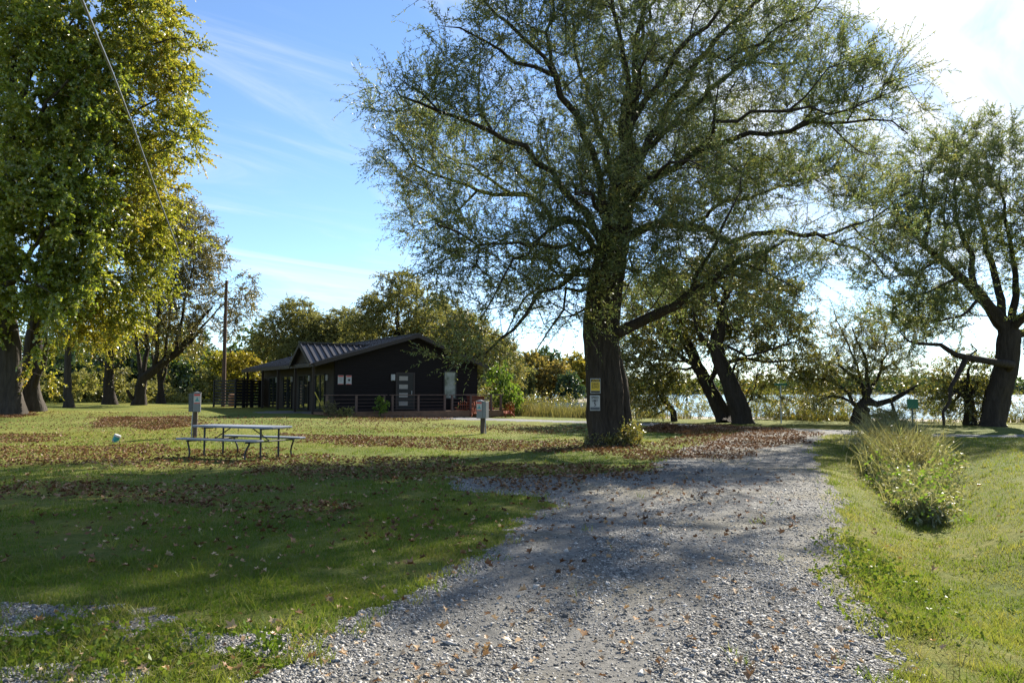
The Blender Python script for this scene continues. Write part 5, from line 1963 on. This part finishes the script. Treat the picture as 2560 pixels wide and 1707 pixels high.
# trees on the lake point beyond: individual autumn crowns
AT = auto_tree('autumn_tree', 'orange rusty tree on the far lake point above the white beach gap', 'tree', gp(1330, 185), 9.0,
               [(0, 0, 7.0, 4.2, 4.0, 3.6, 120), (-2, 0, 5, 3, 3, 2.4, 50), (2.2, 0, 4.6, 3, 3, 2.4, 50), (0, 0, 2.6, 3.6, 3, 1.8, 40)], M['bark_dark'], M['leaf_far_orange'],
               dict(BL_, L=.75, W=.24, K=5, Mn=8, twig=(.8, 1.8), twr=0), rg, r0=.3, nl=8, dmin=1.0)
AT['group'] = 'trees on the far lake point'
for (u, Y, s_, lm, lab) in [
    (1212, 190, .95, 'leaf_far_yellow', 'yellow tree on the lake point just right of the bright sapling'),
    (1258, 200, 1.05, 'leaf_far_green', 'dark green tree on the lake point behind the yellow one'),
    (1298, 178, .80, 'leaf_far_olive', 'olive tree on the lake point before the orange ones'),
    (1362, 196, 1.12, 'leaf_far_green', 'tall dark tree on the lake point left of the big trunk'),
    (1395, 180, .80, 'leaf_far_orange', 'small orange tree on the lake point left of the big trunk'),
    (1424, 172, .62, 'leaf_far_green', 'round low blue green tree by the water left of the big trunk'),
    (1440, 195, 1.00, 'leaf_far_yellow', 'yellow tree on the lake point nearest the big trunk'),
    (1475, 200, .95, 'leaf_far_olive', 'olive tree on the lake point hidden behind the big trunk'),
    (1180, 180, .85, 'leaf_far_orange', 'rust tinted tree behind the yellowish small willow'),
    (1120, 200, 1.0, 'leaf_far_olive', 'olive tree far behind the cabin lake end'),
]:
    copy_tree(AT, gp(u, Y), rg.uniform(0, 6.2), (s_ * 1.05, s_ * 1.05, s_), lab, 'trees on the far lake point', M[lm])

# trees between pole and cabin, and at the end of the lawn
YT = auto_tree('young_maple', 'round golden young maple behind the slatted screen', 'tree', gp(612, 72), 4.2,
               [(0, 0, 2.6, 2.0, 1.8, 2.0, 110), (0, 0, 4.0, 1.3, 1.2, 1.0, 40), (-.8, 0, 1.2, 1.4, 1.2, .9, 40)], M['bark_dark'], M['leaf_far_yellow'], dict(BL_, L=.22, W=.085, K=6, Mn=10, twig=(.3, .8), twr=.005), rg, r0=.09, nl=7, dmin=.42)
copy_tree(YT, gp(566, 84), 1.2, (1.1, 1.1, 1.15), 'golden green young tree right behind the timber pole', None, M['leaf_maple'])
copy_tree(YT, gp(536, 92), 3.3, (1.5, 1.5, 1.25), 'olive yellow young tree left of the timber pole', None, M['leaf_maple'])
copy_tree(YT, gp(638, 98), 4.4, (1.2, 1.2, 1.3), 'orange tipped young tree beside the far end of the roof', None, M['leaf_far_orange'])
copy_tree(W1, gp(560, 120), .7, .62, 'dark olive tree far behind the timber pole', None, M['leaf_far_green'])
copy_tree(W1, gp(600, 128), 2.7, .70, 'dull green tree far behind the golden young maple', None, M['leaf_far_olive'])
# dark conifer bush
auto_tree('conifer_bush', 'dark broad conifer bush at the wood edge left of the pole', 'tree', G(484, 1002), 3.2,
          [(0, 0, 1.3, 1.7, 1.5, 1.3, 90), (0, 0, 2.6, 1.1, 1.0, 1.0, 40)], M['bark_dark'], M['needle'], dict(BL_, L=.20, W=.05, K=6, Mn=14, twig=(.3, .7), twr=.006), rg, r0=.14, nl=6, dmin=.35)

# the wood that closes the lawn on the left: one mass
wc, wd = [], []
for q in range(120):
    a = rad(rg.uniform(-47, -18))
    d_ = rg.uniform(92, 135)
    hgt = rg.uniform(5, 13)
    c = np.array([math.sin(a) * d_, math.cos(a) * d_, 0])
    wc.append(ell(rg, c + np.array([0, 0, hgt * .45]), (3.2, 3.0, hgt * .48), 50, .3))
wc = np.concatenate(wc)
wc = wc[wc[:, 2] > .1]
LV, LF, TV, TF = leaves_mesh(wc, unit(rg.normal(0, 1, wc.shape)), rg, K=3, Mn=6, twig=(.6, 1.6), L=.55, W=.18, droop=.2, twr=0)
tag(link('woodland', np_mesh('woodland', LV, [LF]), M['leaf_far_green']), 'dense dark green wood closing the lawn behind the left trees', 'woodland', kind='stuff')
# understorey shrubs, lighter
wc = []
for q in range(46):
    a = rad(rg.uniform(-46, -19))
    d_ = rg.uniform(82, 96)
    c = np.array([math.sin(a) * d_, math.cos(a) * d_, .4])
    wc.append(ell(rg, c + np.array([0, 0, rg.uniform(.5, 2.4)]), (1.9, 1.6, rg.uniform(.8, 1.8)), 30, .3))
wc = np.concatenate(wc)
wc = wc[wc[:, 2] > .4]
LV, LF, TV, TF = leaves_mesh(wc, unit(rg.normal(0, 1, wc.shape)), rg, K=4, Mn=7, twig=(.3, .9), L=.32, W=.11, droop=.2, twr=0)
tag(link('undergrowth', np_mesh('undergrowth', LV, [LF]), M['leaf_far_olive']), 'tangled olive undergrowth along the foot of the wood', 'undergrowth', kind='stuff')
# wood behind the cabin and to the horizon on the left
wc = []
for q in range(90):
    a = rad(rg.uniform(-24, 0))
    d_ = rg.uniform(150, 230)
    hgt = rg.uniform(6, 11)
    wc.append(ell(rg, np.array([math.sin(a) * d_, math.cos(a) * d_, hgt * .45]), (5, 5, hgt * .5), 34, .3))
wc = np.concatenate(wc)
LV, LF, TV, TF = leaves_mesh(wc, unit(rg.normal(0, 1, wc.shape)), rg, K=3, Mn=6, twig=(.9, 2.0), L=.9, W=.32, droop=.2, twr=0)
tag(link('distant_wood', np_mesh('distant_wood', LV, [LF]), M['leaf_far_olive']), 'distant olive wood behind the cabin', 'woodland', kind='stuff')

# far shore of the lake
xs = np.linspace(-700, 1500, 90)
vs, fs = [], []
for k, x in enumerate(xs):
    y = 760 + 60 * math.sin(x * .006) - .12 * x
    vs += [(x, y, LAKE_Z - 1), (x, y + 25, .8), (x, y + 140, 9 + 4 * math.sin(x * .011)), (x, y + 700, 14)]
for k in range(len(xs) - 1):
    for j in range(3):
        fs.append((k * 4 + j, (k + 1) * 4 + j, (k + 1) * 4 + j + 1, k * 4 + j + 1))
b = MB(); b.add(vs, fs)
tag(b.build('far_shore', M['shore'], None, smooth=True), 'low far shore of the lake', 'shore', kind='structure')
n_ = 5200
x = rg.uniform(-700, 1450, n_)
dd = rg.uniform(0, 1, n_) ** 1.5 * 140
y = 760 + 60 * np.sin(x * .006) - .12 * x + 18 + dd
hgt = rg.uniform(6, 13, n_) * (1 + .3 * np.sin(x * .02))
c = np.stack([x, y, .5 + dd * .06 + hgt * .5], -1)
wc = np.repeat(c, 7, 0) + rg.normal(0, 1, (n_ * 7, 3)) * np.stack([np.full(n_ * 7, 3.2), np.full(n_ * 7, 3.0), np.repeat(hgt * .27, 7)], -1)
LV, LF, TV, TF = leaves_mesh(wc, unit(rg.normal(0, 1, wc.shape)), rg, K=1, Mn=4, twig=(1.5, 4.0), L=3.2, W=1.3, droop=.1, twr=0)
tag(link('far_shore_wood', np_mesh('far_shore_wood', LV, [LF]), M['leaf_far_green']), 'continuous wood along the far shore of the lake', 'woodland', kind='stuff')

# ------------------------------------------------------------------ small plants near the cabin
def shrub(name, label, loc, h, rx, n_, leafm, leaf, rg, cat='shrub'):
    return auto_tree(name, label, cat, loc, h * .5, [(0, 0, h * .55, rx, rx, h * .42, n_)], M['bark_dark'], leafm, leaf, rg, r0=.022, nl=7, dmin=.12, hi=6, thick=.02)


SH = dict(BL_, K=4, Mn=6, twig=(.12, .35), L=.12, W=.045, twr=.003)
shrub('leafy_shrub', 'pale leaved young shrub before the deck railing', G(951, 1043), 1.15, .32, 40, M['leaf_bright'], SH, rg)
shrub('dry_shrub', 'dry brown shrub at the cabin corner by the yellow stake', G(822, 1040), .8, .42, 40, M['reed'], dict(SH, W=.014, L=.16), rg)
shrub('leafy_shrub', 'small low green shrub between the dry shrub and pale leaved one', G(866, 1041), .45, .35, 30, M['leaf_far_olive'], SH, rg)


# ------------------------------------------------------------------ scattered ground cover
def polar(n, r0, r1, a0, a1, rg, p=1.0):
    """positions spread over a sector, denser nearby"""
    u = rg.uniform(0, 1, n)
    r = (r0 ** (-p) + u * (r1 ** (-p) - r0 ** (-p))) ** (-1 / p) if p else r0 * (r1 / r0) ** u
    a = np.radians(rg.uniform(a0, a1, n))
    return r * np.sin(a), r * np.cos(a), r


def blades(x, y, rg, h, w_, lean=.5, hv=.4, seg=1, nrm_z=None):
    n = len(x)
    z = gz(x, y)
    a = rg.uniform(0, 2 * np.pi, n)
    la = rg.uniform(0, 2 * np.pi, n)
    hh_ = h * rg.uniform(1 - hv, 1 + hv, n)
    le = lean * hh_ * rg.uniform(.2, 1.2, n)
    sx, sy = np.cos(a) * w_ / 2, np.sin(a) * w_ / 2
    dx_, dy_ = np.cos(la) * le, np.sin(la) * le
    if seg == 1:
        V_ = np.empty((n, 3, 3), np.float32)
        V_[:, 0] = np.stack([x - sx, y - sy, z - .005], -1)
        V_[:, 1] = np.stack([x + sx, y + sy, z - .005], -1)
        V_[:, 2] = np.stack([x + dx_, y + dy_, z + hh_], -1)
        return V_.reshape(-1, 3), np.arange(n * 3).reshape(-1, 3)
    V_ = np.empty((n, 5, 3), np.float32)
    V_[:, 0] = np.stack([x - sx, y - sy, z - .01], -1)
    V_[:, 1] = np.stack([x + sx, y + sy, z - .01], -1)
    V_[:, 2] = np.stack([x - sx * .7 + dx_ * .35, y - sy * .7 + dy_ * .35, z + hh_ * .62], -1)
    V_[:, 3] = np.stack([x + sx * .7 + dx_ * .35, y + sy * .7 + dy_ * .35, z + hh_ * .62], -1)
    V_[:, 4] = np.stack([x + dx_, y + dy_, z + hh_], -1)
    q = np.arange(n) * 5
    Fq_ = np.stack([q, q + 1, q + 3, q + 2], -1)
    Ft_ = np.stack([q + 2, q + 3, q + 4], -1)
    return V_.reshape(-1, 3), (Fq_, Ft_)


BANDS = [
    # polygon (photo pixels), leaves per square metre, patchiness
    ([(-60, 1118), (300, 1110), (520, 1125), (700, 1128), (1000, 1145), (1250, 1160), (1500, 1172), (1660, 1165), (1600, 1200), (1500, 1225), (1330, 1235), (1200, 1222), (900, 1205), (600, 1180), (350, 1165), (-60, 1165)], 46, .15),
    ([(700, 1085), (900, 1090), (1200, 1100), (1450, 1102), (1640, 1110), (1700, 1085), (1780, 1066), (1950, 1070), (2040, 1085), (1980, 1110), (1800, 1150), (1660, 1155), (1450, 1135), (1100, 1130), (800, 1112), (700, 1100)], 62, .2),
    ([(-80, 1210), (300, 1215), (560, 1225), (800, 1250), (870, 1290), (650, 1285), (400, 1262), (-80, 1255)], 42, .1),
    ([(380, 1240), (800, 1262), (980, 1300), (1180, 1340), (1000, 1370), (700, 1350), (420, 1300)], 14, .1),
    ([(240, 1042), (470, 1042), (500, 1064), (380, 1076), (240, 1066)], 75, .1),
    ([(-80, 1090), (120, 1088), (190, 1100), (60, 1108), (-80, 1106)], 40, .2),
    ([(-80, 1020), (60, 1022), (120, 1032), (60, 1044), (-80, 1046)], 90, .0),
    ([(820, 1041), (1130, 1042), (1150, 1050), (980, 1058), (820, 1052)], 28, .2),
    ([(1180, 1062), (1460, 1066), (1470, 1082), (1340, 1090), (1180, 1082)], 24, .2),
    ([(1560, 1070), (1800, 1062), (1900, 1074), (1700, 1084), (1560, 1080)], 60, .2),
    ([(500, 1040), (1200, 1062), (1180, 1085), (760, 1082), (500, 1066)], 9, .0),
    ([(-80, 1165), (2000, 1180), (1900, 1330), (1300, 1420), (-80, 1420)], 4.5, .0),
    ([(-80, 1030), (500, 1030), (600, 1110), (-80, 1110)], 6, .0),
]
BPOLY = [(gpoly(p_), d_, q_) for p_, d_, q_ in BANDS]


def litter(x, y):
    """true where leaves lie so thick that the grass is buried"""
    m = np.zeros(len(x), bool)
    for P_, dens, patch in BPOLY:
        if dens > 20:
            m |= inpoly(x + .8 * fbm(x * .9, y * .9, 91), y + 1.3 * fbm(x * .7, y * .7, 92), P_) & (fbm(x * 1.1, y * 1.1, 93) * .6 + .45 > patch)
    return m


rg = np.random.default_rng(61)
# lawn blades
x, y, r = polar(560000, 2.4, 34, -46, 46, rg, .55)
off = in_drive(x, y) | in_lane(x, y)
edge = ~off & (fbm(x * 1.3, y * 1.3, 40) + .5 * fbm(x * 4, y * 4, 41) + rg.uniform(-.25, .25, len(x)) > np.where(x > 2, -.36, -.30)) & ~(litter(x, y) & (rg.uniform(0, 1, len(x)) < .8))
x, y, r = x[edge], y[edge], r[edge]
dd_, tt_ = seg_dist(x, y, DITCH)
rightside = x > np.interp(y, [p[1] for p in DITCH], [p[0] for p in DITCH]) - 2.2
hgt = (.026 + .018 * np.clip(fbm(x * .9, y * .9, 44), -1, 1)) * np.clip(1 + r / 40, 1, 1.6)
wid = .0042 * (1 + r / 5.5)
for nm, lab, sel, mt in (('lawn_blades', 'short green mown grass on the left lawn', ~rightside, 'blade'), ('verge_blades', 'yellow green grass on the right verge', rightside, 'blade_dry')):
    V_, F_ = blades(x[sel], y[sel], rg, hgt[sel], wid[sel], lean=.8)
    tag(link(nm, np_mesh(nm, V_, [F_]), M[mt]), lab, 'grass', kind='stuff')

# dry mowing clippings lying on the turf
x, y, r = polar(34000, 4.5, 26, -44, 44, rg, .2)
k_ = ~in_drive(x, y) & (fbm(x * .8, y * .8, 47) + .25 * (x > 2) + rg.uniform(-.3, .3, len(x)) > .12)
x, y, r = x[k_], y[k_], r[k_]
n = len(x)
a = rg.uniform(0, 2 * np.pi, n)
l_ = rg.uniform(.012, .04, n) * (1 + r / 30)
w_ = .0013 * (1 + r / 7)
z = gz(x, y) + rg.uniform(.018, .045, n)
ca, sa = np.cos(a), np.sin(a)
dz_ = rg.normal(0, .012, n)
V_ = np.stack([np.stack([x - ca * l_ - sa * w_, y - sa * l_ + ca * w_, z - dz_], -1), np.stack([x - ca * l_ + sa * w_, y - sa * l_ - ca * w_, z - dz_], -1),
               np.stack([x + ca * l_ + sa * w_, y + sa * l_ - ca * w_, z + dz_], -1), np.stack([x + ca * l_ - sa * w_, y + sa * l_ + ca * w_, z + dz_], -1)], 1)
tag(link('grass_clippings', np_mesh('grass_clippings', V_.reshape(-1, 3), [np.arange(n * 4).reshape(-1, 4)]), M['clip']), 'dry straw coloured mowing clippings on the turf', 'clippings', kind='stuff')

# longer tufts along the edges of the gravel and stray weeds in it
x, y, r = polar(90000, 3.2, 30, -42, 40, rg, .6)
ind = in_drive(x, y)
near = np.zeros(len(x), bool)
for a_, b_ in ((.22, 0), (-.22, 0), (0, .28), (0, -.28), (.15, .15), (-.15, -.15)):
    near |= in_drive(x + a_, y + b_) != ind
keep = (near & (fbm(x * 2.6, y * 2.6, 50) > .02)) | (ind & (fbm(x * 2.3, y * 2.3, 52) > .56))
x, y, r = x[keep], y[keep], r[keep]
V_, F_ = blades(x, y, rg, .058 * np.clip(1 + r / 40, 1, 1.5), .0045 * (1 + r / 7), lean=1.0)
tag(link('edge_tufts', np_mesh('edge_tufts', V_, [F_]), M['blade_dry']), 'ragged grass tufts along the gravel edges', 'grass', kind='stuff')

x, y, r = polar(900, 4.2, 26, -44, 44, rg, .3)
k_ = ~in_drive(x, y) & ((x > 1.5) | (rg.uniform(0, 1, len(x)) < .3))
x, y = x[k_], y[k_]
nb_ = 16
x, y = np.repeat(x, nb_) + rg.normal(0, .035, len(x) * nb_), np.repeat(y, nb_) + rg.normal(0, .035, len(y) * nb_)
V_, F_ = blades(x, y, rg, .085, .0048 * (1 + np.hypot(x, y) / 9), lean=1.0, hv=.55)
tag(link('turf_tufts', np_mesh('turf_tufts', V_, [F_]), M['blade_dry']), 'coarser grass tufts standing out of the mown turf', 'grass', kind='stuff')

# broad leaved weeds on the right edge of the drive and bottom left
wx, wy = [], []
for (u, v, s_, n_) in [(2150, 1400, .45, 70), (2190, 1470, .5, 90), (2240, 1560, .35, 60), (2170, 1440, .3, 40), (150, 1625, .5, 60), (300, 1625, .4, 40), (100, 1600, .3, 30), (420, 1660, .4, 40), (2100, 1350, .3, 25), (700, 1630, .25, 30), (2330, 1500, .5, 30)]:
    g = G(u, v)
    wx.append(g[0] + rg.normal(0, s_ * .5, n_)); wy.append(g[1] + rg.normal(0, s_ * .6, n_))
wx, wy = np.concatenate(wx), np.concatenate(wy)
tp = np.stack([wx, wy, gz(wx, wy) + .01], -1)
LV, LF, TV, TF = leaves_mesh(tp, np.tile([[0, 0, 1.0]], (len(tp), 1)), rg, K=3, Mn=4, twig=(.04, .12), L=.04, W=.013, droop=.4, spread=1.5, twr=0)
tag(link('broadleaf_weeds', np_mesh('broadleaf_weeds', LV, [LF]), M['blade']), 'low broad leaved weeds at the gravel edges', 'weeds', kind='stuff')

# tall weeds filling the ditch
n_ = 7500
py_ = rg.uniform(11.4, 25.8, n_)
tt_ = (py_ - 11.4) / 14.4
px_ = np.interp(py_, [p[1] for p in DITCH], [p[0] for p in DITCH])
wdt = (.28 + .62 * S(tt_ / .35)) * (1 + .2 * np.sin(tt_ * 19))
ox = rg.normal(0, .40, n_) * wdt
ox = np.where(ox > 0, ox * .72, ox)
x, y = px_ + ox * .9, py_ - ox * .42
hgt = (.34 + .50 * S(tt_ / .4)) * (1 - .35 * (np.abs(ox) / (wdt + .01)) ** 2).clip(.45, 1) * (1 + .25 * fbm(x * 1.2, y * 1.2, 71))
V_, F_ = blades(x, y, rg, hgt, .011 + .0006 * y, lean=.75, hv=.5, seg=2)
tag(link('ditch_weeds', np_mesh('ditch_weeds', V_, list(F_)), M['weed']), 'tall seeding weeds filling the ditch right of the drive', 'weeds', kind='stuff')
# seed heads
sel = rg.choice(np.where(tt_ > .22)[0], 2600, replace=False)
tp = np.stack([x[sel], y[sel], gz(x[sel], y[sel]) + hgt[sel] * .95], -1)
LV, LF, TV, TF = leaves_mesh(tp, np.tile([[0, 0, 1.0]], (len(tp), 1)), rg, K=1, Mn=14, twig=(.14, .28), L=.05, W=.007, droop=.25, spread=.5, twr=.002)
tag(link('seed_heads', np_mesh('seed_heads', np.concatenate([LV, TV]), [np.concatenate([LF, TF + len(LV)])]), M['reed']), 'pale seed heads on the ditch weeds', 'weeds', kind='stuff')
# leafy herbs in the ditch
n_ = 60
py_ = np.concatenate([rg.uniform(11.5, 25, 35), rg.normal(13.4, 1.2, 25)])
tt2 = (py_ - 11.4) / 14.4
px_ = np.interp(py_, [p[1] for p in DITCH], [p[0] for p in DITCH])
ox = rg.normal(0, .42, n_) * (.4 + .6 * S(tt2 / .3))
x2, y2 = px_ + ox * .9, py_ - ox * .42
tp = np.stack([x2, y2, gz(x2, y2) + rg.uniform(.05, .55, n_)], -1)
LV, LF, TV, TF = leaves_mesh(tp, np.tile([[0, 0, 1.0]], (n_, 1)), rg, K=4, Mn=5, twig=(.1, .4), L=.08, W=.022, droop=.2, spread=1.2, twr=.003)
n_ = 1900
py_ = rg.uniform(11.3, 25.4, n_)
tt2 = (py_ - 11.4) / 14.4
px_ = np.interp(py_, [p[1] for p in DITCH], [p[0] for p in DITCH])
wd_ = (.30 + .54 * S(tt2 / .3))
ox = rg.normal(0, .42, n_) * wd_
x2, y2 = px_ + ox * .9, py_ - ox * .42
hh2 = (.30 + .48 * S(tt2 / .4)) * (1 - .5 * np.clip((ox / (wd_ + .01)) ** 2, 0, 1)) * (1 + .3 * fbm(x2 * 1.3, y2 * 1.3, 72))
tp = np.stack([x2, y2, gz(x2, y2) + hh2 * rg.uniform(.3, 1.0, n_)], -1)
LV2, LF2, TV, TF = leaves_mesh(tp, np.tile([[0, 0, 1.0]], (n_, 1)), rg, K=3, Mn=10, twig=(.12, .34), L=.075, W=.013, droop=.35, spread=1.1, twr=.002)
tag(link('ditch_leafage', np_mesh('ditch_leafage', np.concatenate([LV2, TV]), [np.concatenate([LF2, TF + len(LV2)])]), M['weed']), 'pale leafy growth bulging out of the ditch', 'weeds', kind='stuff')
tag(link('ditch_herbs', np_mesh('ditch_herbs', LV, [LF]), M['leaf_bright']), 'broad leaved vines and herbs among the ditch weeds', 'weeds', kind='stuff')

# tall growth along the bank and the reedy meadow past the deck
n_ = 26000
x = np.concatenate([rg.uniform(-4, 6, 9000), rg.uniform(4, 30, n_ - 9000)])
s_ = np.concatenate([rg.uniform(-1, 10, 9000), rg.normal(1.5, 1.1, n_ - 9000)])
y = 50 - .38 * x + 6 * np.maximum(0, 3 - x) * .15 + s_
keep = ~in_lane(x, y) & (fbm(x * .5, y * .5, 81) > np.where(x < 6, -.6, .22))
x, y = x[keep], y[keep]
V_, F_ = blades(x, y, rg, np.where(x < 6, .70, .45) * (1 + .4 * fbm(x * .8, y * .8, 83)), .035, lean=.4, hv=.4, seg=2)
tag(link('bank_grass', np_mesh('bank_grass', V_, list(F_)), M['reed']), 'tall dry grass and reeds along the lake bank', 'reeds', kind='stuff')
# low twiggy scrub on the bank
cs = []
for (u, Y, s_, n_) in [(1930, 45, 1.2, 40), (2000, 44, 1.3, 40), (2040, 43, 1.0, 30), (2090, 42.5, 1.0, 40), (1750, 48, 1.2, 30), (1640, 50, 1.1, 25), (1290, 54, 1.2, 30), (1390, 53, 1.2, 30), (1340, 58, 1.4, 30), (1230, 52, 1.0, 30), (1440, 52, .9, 20), (2320, 41, .8, 20), (2540, 40, 1.0, 30), (1900, 46, 1.6, 60), (1970, 46, 1.6, 60), (2060, 45, 1.5, 60), (1690, 49, 1.6, 60), (1580, 52, 1.6, 60), (1250, 54, 1.6, 50), (1320, 54, 1.6, 50), (2340, 41, 1.0, 40)]:
    g = gp(u, Y)
    cs.append(g + rg.normal(0, 1, (n_, 3)) * np.array([s_, s_ * .6, .42]) + np.array([0, 0, .6]))
cs = np.concatenate(cs)
LV, LF, TV, TF = leaves_mesh(cs, np.tile([[0, 0, 1.0]], (len(cs), 1)), rg, K=6, Mn=7, twig=(.3, .8), L=.13, W=.022, droop=.05, spread=.8, twr=.006)
tag(link('bank_scrub', np_mesh('bank_scrub', np.concatenate([LV, TV]), [np.concatenate([LF, TF + len(LV)])]), M['leaf_willow_y']), 'low willow scrub along the lake bank', 'scrub', kind='stuff')

# ---------------------------------------------------------------- gravel stones
def stones(x, y, size, rg):
    n = len(x)
    z = gz(x, y)
    base = np.array([[1, 0, 0], [0, 1, 0], [-1, 0, 0], [0, -1, 0], [0, 0, 1], [0, 0, -1]], float)
    v = base[None] * (1 + rg.uniform(-.35, .35, (n, 6, 1)))
    v = v + rg.normal(0, .18, (n, 6, 3))
    v = v * np.stack([rg.uniform(.7, 1.2, n), rg.uniform(.55, 1.0, n), rg.uniform(.28, .6, n)], -1)[:, None, :] * size[:, None, None]
    a = rg.uniform(0, 2 * np.pi, n)
    tl = rg.normal(0, .4, n)
    c, s = np.cos(tl), np.sin(tl)
    v = np.stack([v[..., 0] * c[:, None] + v[..., 2] * s[:, None], v[..., 1], -v[..., 0] * s[:, None] + v[..., 2] * c[:, None]], -1)
    c, s = np.cos(a), np.sin(a)
    v = np.stack([v[..., 0] * c[:, None] - v[..., 1] * s[:, None], v[..., 0] * s[:, None] + v[..., 1] * c[:, None], v[..., 2]], -1)
    v = v + np.stack([x, y, z + size * .10], -1)[:, None, :]
    fb = np.array([(0, 1, 4), (1, 2, 4), (2, 3, 4), (3, 0, 4), (1, 0, 5), (2, 1, 5), (3, 2, 5), (0, 3, 5)])
    f = (np.arange(n)[:, None, None] * 6 + fb[None]).reshape(-1, 3)
    return v.reshape(-1, 3), f


rg = np.random.default_rng(71)
x, y, r = polar(440000, 3.0, 24, -40, 36, rg, .45)
ii = in_drive(x, y)
ii |= in_drive(x + .12 * rg.normal(0, 1, len(x)), y + .12 * rg.normal(0, 1, len(x))) & (rg.uniform(0, 1, len(x)) < .25)
# wheel tracks are packed finer and paler
pk = fbm(x * .7, y * .35, 90) + .35 * np.sin(x * 2.4 + .4)
ii &= (rg.uniform(0, 1, len(x)) < np.where(pk > .25, .45, 1.0))
for tr_ in ([(1440, 1740), (1640, 1500), (1800, 1330), (1850, 1230), (1900, 1140)], [(960, 1740), (1250, 1450), (1500, 1300), (1700, 1190), (1850, 1110)]):
    dt_, _ = seg_dist(x, y, gpoly(tr_))
    ii &= ~((dt_ < .34 + .12 * fbm(x * 2, y * 2, 97)) & (rg.uniform(0, 1, len(x)) < .72))
x, y, r = x[ii], y[ii], r[ii]
sz = np.exp(rg.normal(-4.80, .42, len(x))) * (1 + r / 70)
V_, F_ = stones(x, y, sz, rg)
tag(link('gravel_stones', np_mesh('gravel_stones', V_, [F_]), M['stone']), 'loose angular grey stones covering the drive', 'gravel', kind='stuff')
print('stones', len(x))

# ---------------------------------------------------------------- fallen leaves
def fallen(x, y, size, rg, up=.012):
    n = len(x)
    z = gz(x, y) + up
    a = rg.uniform(0, 2 * np.pi, n)
    t1, t2 = rg.normal(0, .38, n), rg.normal(0, .38, n)
    ax = np.stack([np.cos(a), np.sin(a), np.sin(t1)], -1)
    ax = unit(ax)
    sd = np.stack([-np.sin(a), np.cos(a), np.sin(t2)], -1)
    sd = unit(sd)
    nm = np.cross(ax, sd)
    s = size[:, None]
    cu = rg.uniform(.1, .8, n)[:, None]
    c = np.stack([x, y, z], -1)
    # lobed outline: tips and notches round the midrib, edges curled up
    ang = np.radians([180, 150, 112, 84, 48, 30, 0, -30, -48, -84, -112, -150])
    rd_ = np.array([.45, .34, .56, .30, .58, .30, .68, .30, .58, .30, .56, .34])
    V_ = np.empty((n, 13, 3), np.float32)
    for k in range(12):
        q = rd_[k] * rg.uniform(.8, 1.15, n)[:, None]
        V_[:, k] = c + ax * s * q * math.cos(ang[k]) + sd * s * q * math.sin(ang[k]) * .9 + nm * s * cu * (abs(math.sin(ang[k])) * q * 1.5 + rg.normal(0, .06, n)[:, None])
    V_[:, 12] = c
    fb = np.array([(k, 12, (k + 1) % 12) for k in range(12)])
    f = (np.arange(n)[:, None, None] * 13 + fb[None]).reshape(-1, 3)
    return V_.reshape(-1, 3), f


rg = np.random.default_rng(81)
lx, ly = [], []
for P_, dens, patch in BPOLY:
    a_ = np.array(P_)
    x0, y0_ = a_.min(0) - .8
    x1, y1_ = a_.max(0) + .8
    n_ = int((x1 - x0) * (y1_ - y0_) * dens * 2.9)
    n_ = min(n_, 260000)
    x = rg.uniform(x0, x1, n_); y = rg.uniform(y0_, y1_, n_)
    k_ = inpoly(x + .8 * fbm(x * .9, y * .9, 91), y + 1.3 * fbm(x * .7, y * .7, 92), P_) & (fbm(x * 1.1, y * 1.1, 93) * .6 + .45 + rg.uniform(-.4, .4, n_) > patch)
    lx.append(x[k_]); ly.append(y[k_])
lx, ly = np.concatenate(lx), np.concatenate(ly)
sz = np.clip(.054 * np.exp(rg.normal(0, .34, len(lx))), .02, .085)
V_, F_ = fallen(lx, ly, sz, rg, rg.uniform(.015, .055, len(lx)))
tag(link('fallen_leaves', np_mesh('fallen_leaves', V_, [F_]), M['litter']), 'rusty brown fallen leaves drifted over lawn and drive', 'fallen leaves', kind='stuff')
print('leaves', len(lx))
# pale, larger leaves lying singly on lawn, drive and verge
x, y, r = polar(2200, 3.6, 30, -40, 38, rg, .12)
k_ = (fbm(x * .5, y * .5, 95) > -.25) & ((x < 2.2) | (rg.uniform(0, 1, len(x)) < .35))
x, y = x[k_], y[k_]
V_, F_ = fallen(x, y, .045 * np.exp(rg.normal(0, .22, len(x))), rg, .035)
tag(link('scattered_leaves', np_mesh('scattered_leaves', V_, [F_]), M['litter_pale']), 'single pale dry leaves scattered over lawn and gravel', 'fallen leaves', kind='stuff')
# low heap of leaves by the lane, behind the trunk
g = G(1665, 1076)
x = g[0] + rg.normal(0, .55, 1500); y = g[1] + rg.normal(0, .5, 1500)
V_, F_ = fallen(x, y, np.full(1500, .075), rg, .02)
V_ = V_.reshape(-1, 13, 3)
V_[:, :, 2] += (rg.uniform(0, .30, 1500) * np.exp(-((x - g[0]) ** 2 + (y - g[1]) ** 2) / .5))[:, None]
tag(link('leaf_heap', np_mesh('leaf_heap', V_.reshape(-1, 3), [F_]), M['litter']), 'low rusty heap of raked leaves by the lane', 'leaf heap')

# ------------------------------------------------------------------ render settings
sc.view_settings.view_transform = 'Standard'
sc.view_settings.look = 'None'
sc.view_settings.exposure = 1.5
sc.view_settings.gamma = 1.0
c_ = sc.cycles
c_.max_bounces = 6
c_.diffuse_bounces = 3
c_.glossy_bounces = 3
c_.transmission_bounces = 4
c_.transparent_max_bounces = 4
c_.caustics_reflective = False
c_.caustics_refractive = False
c_.use_denoising = True
c_.use_adaptive_sampling = False
c_.sample_clamp_indirect = 6.0
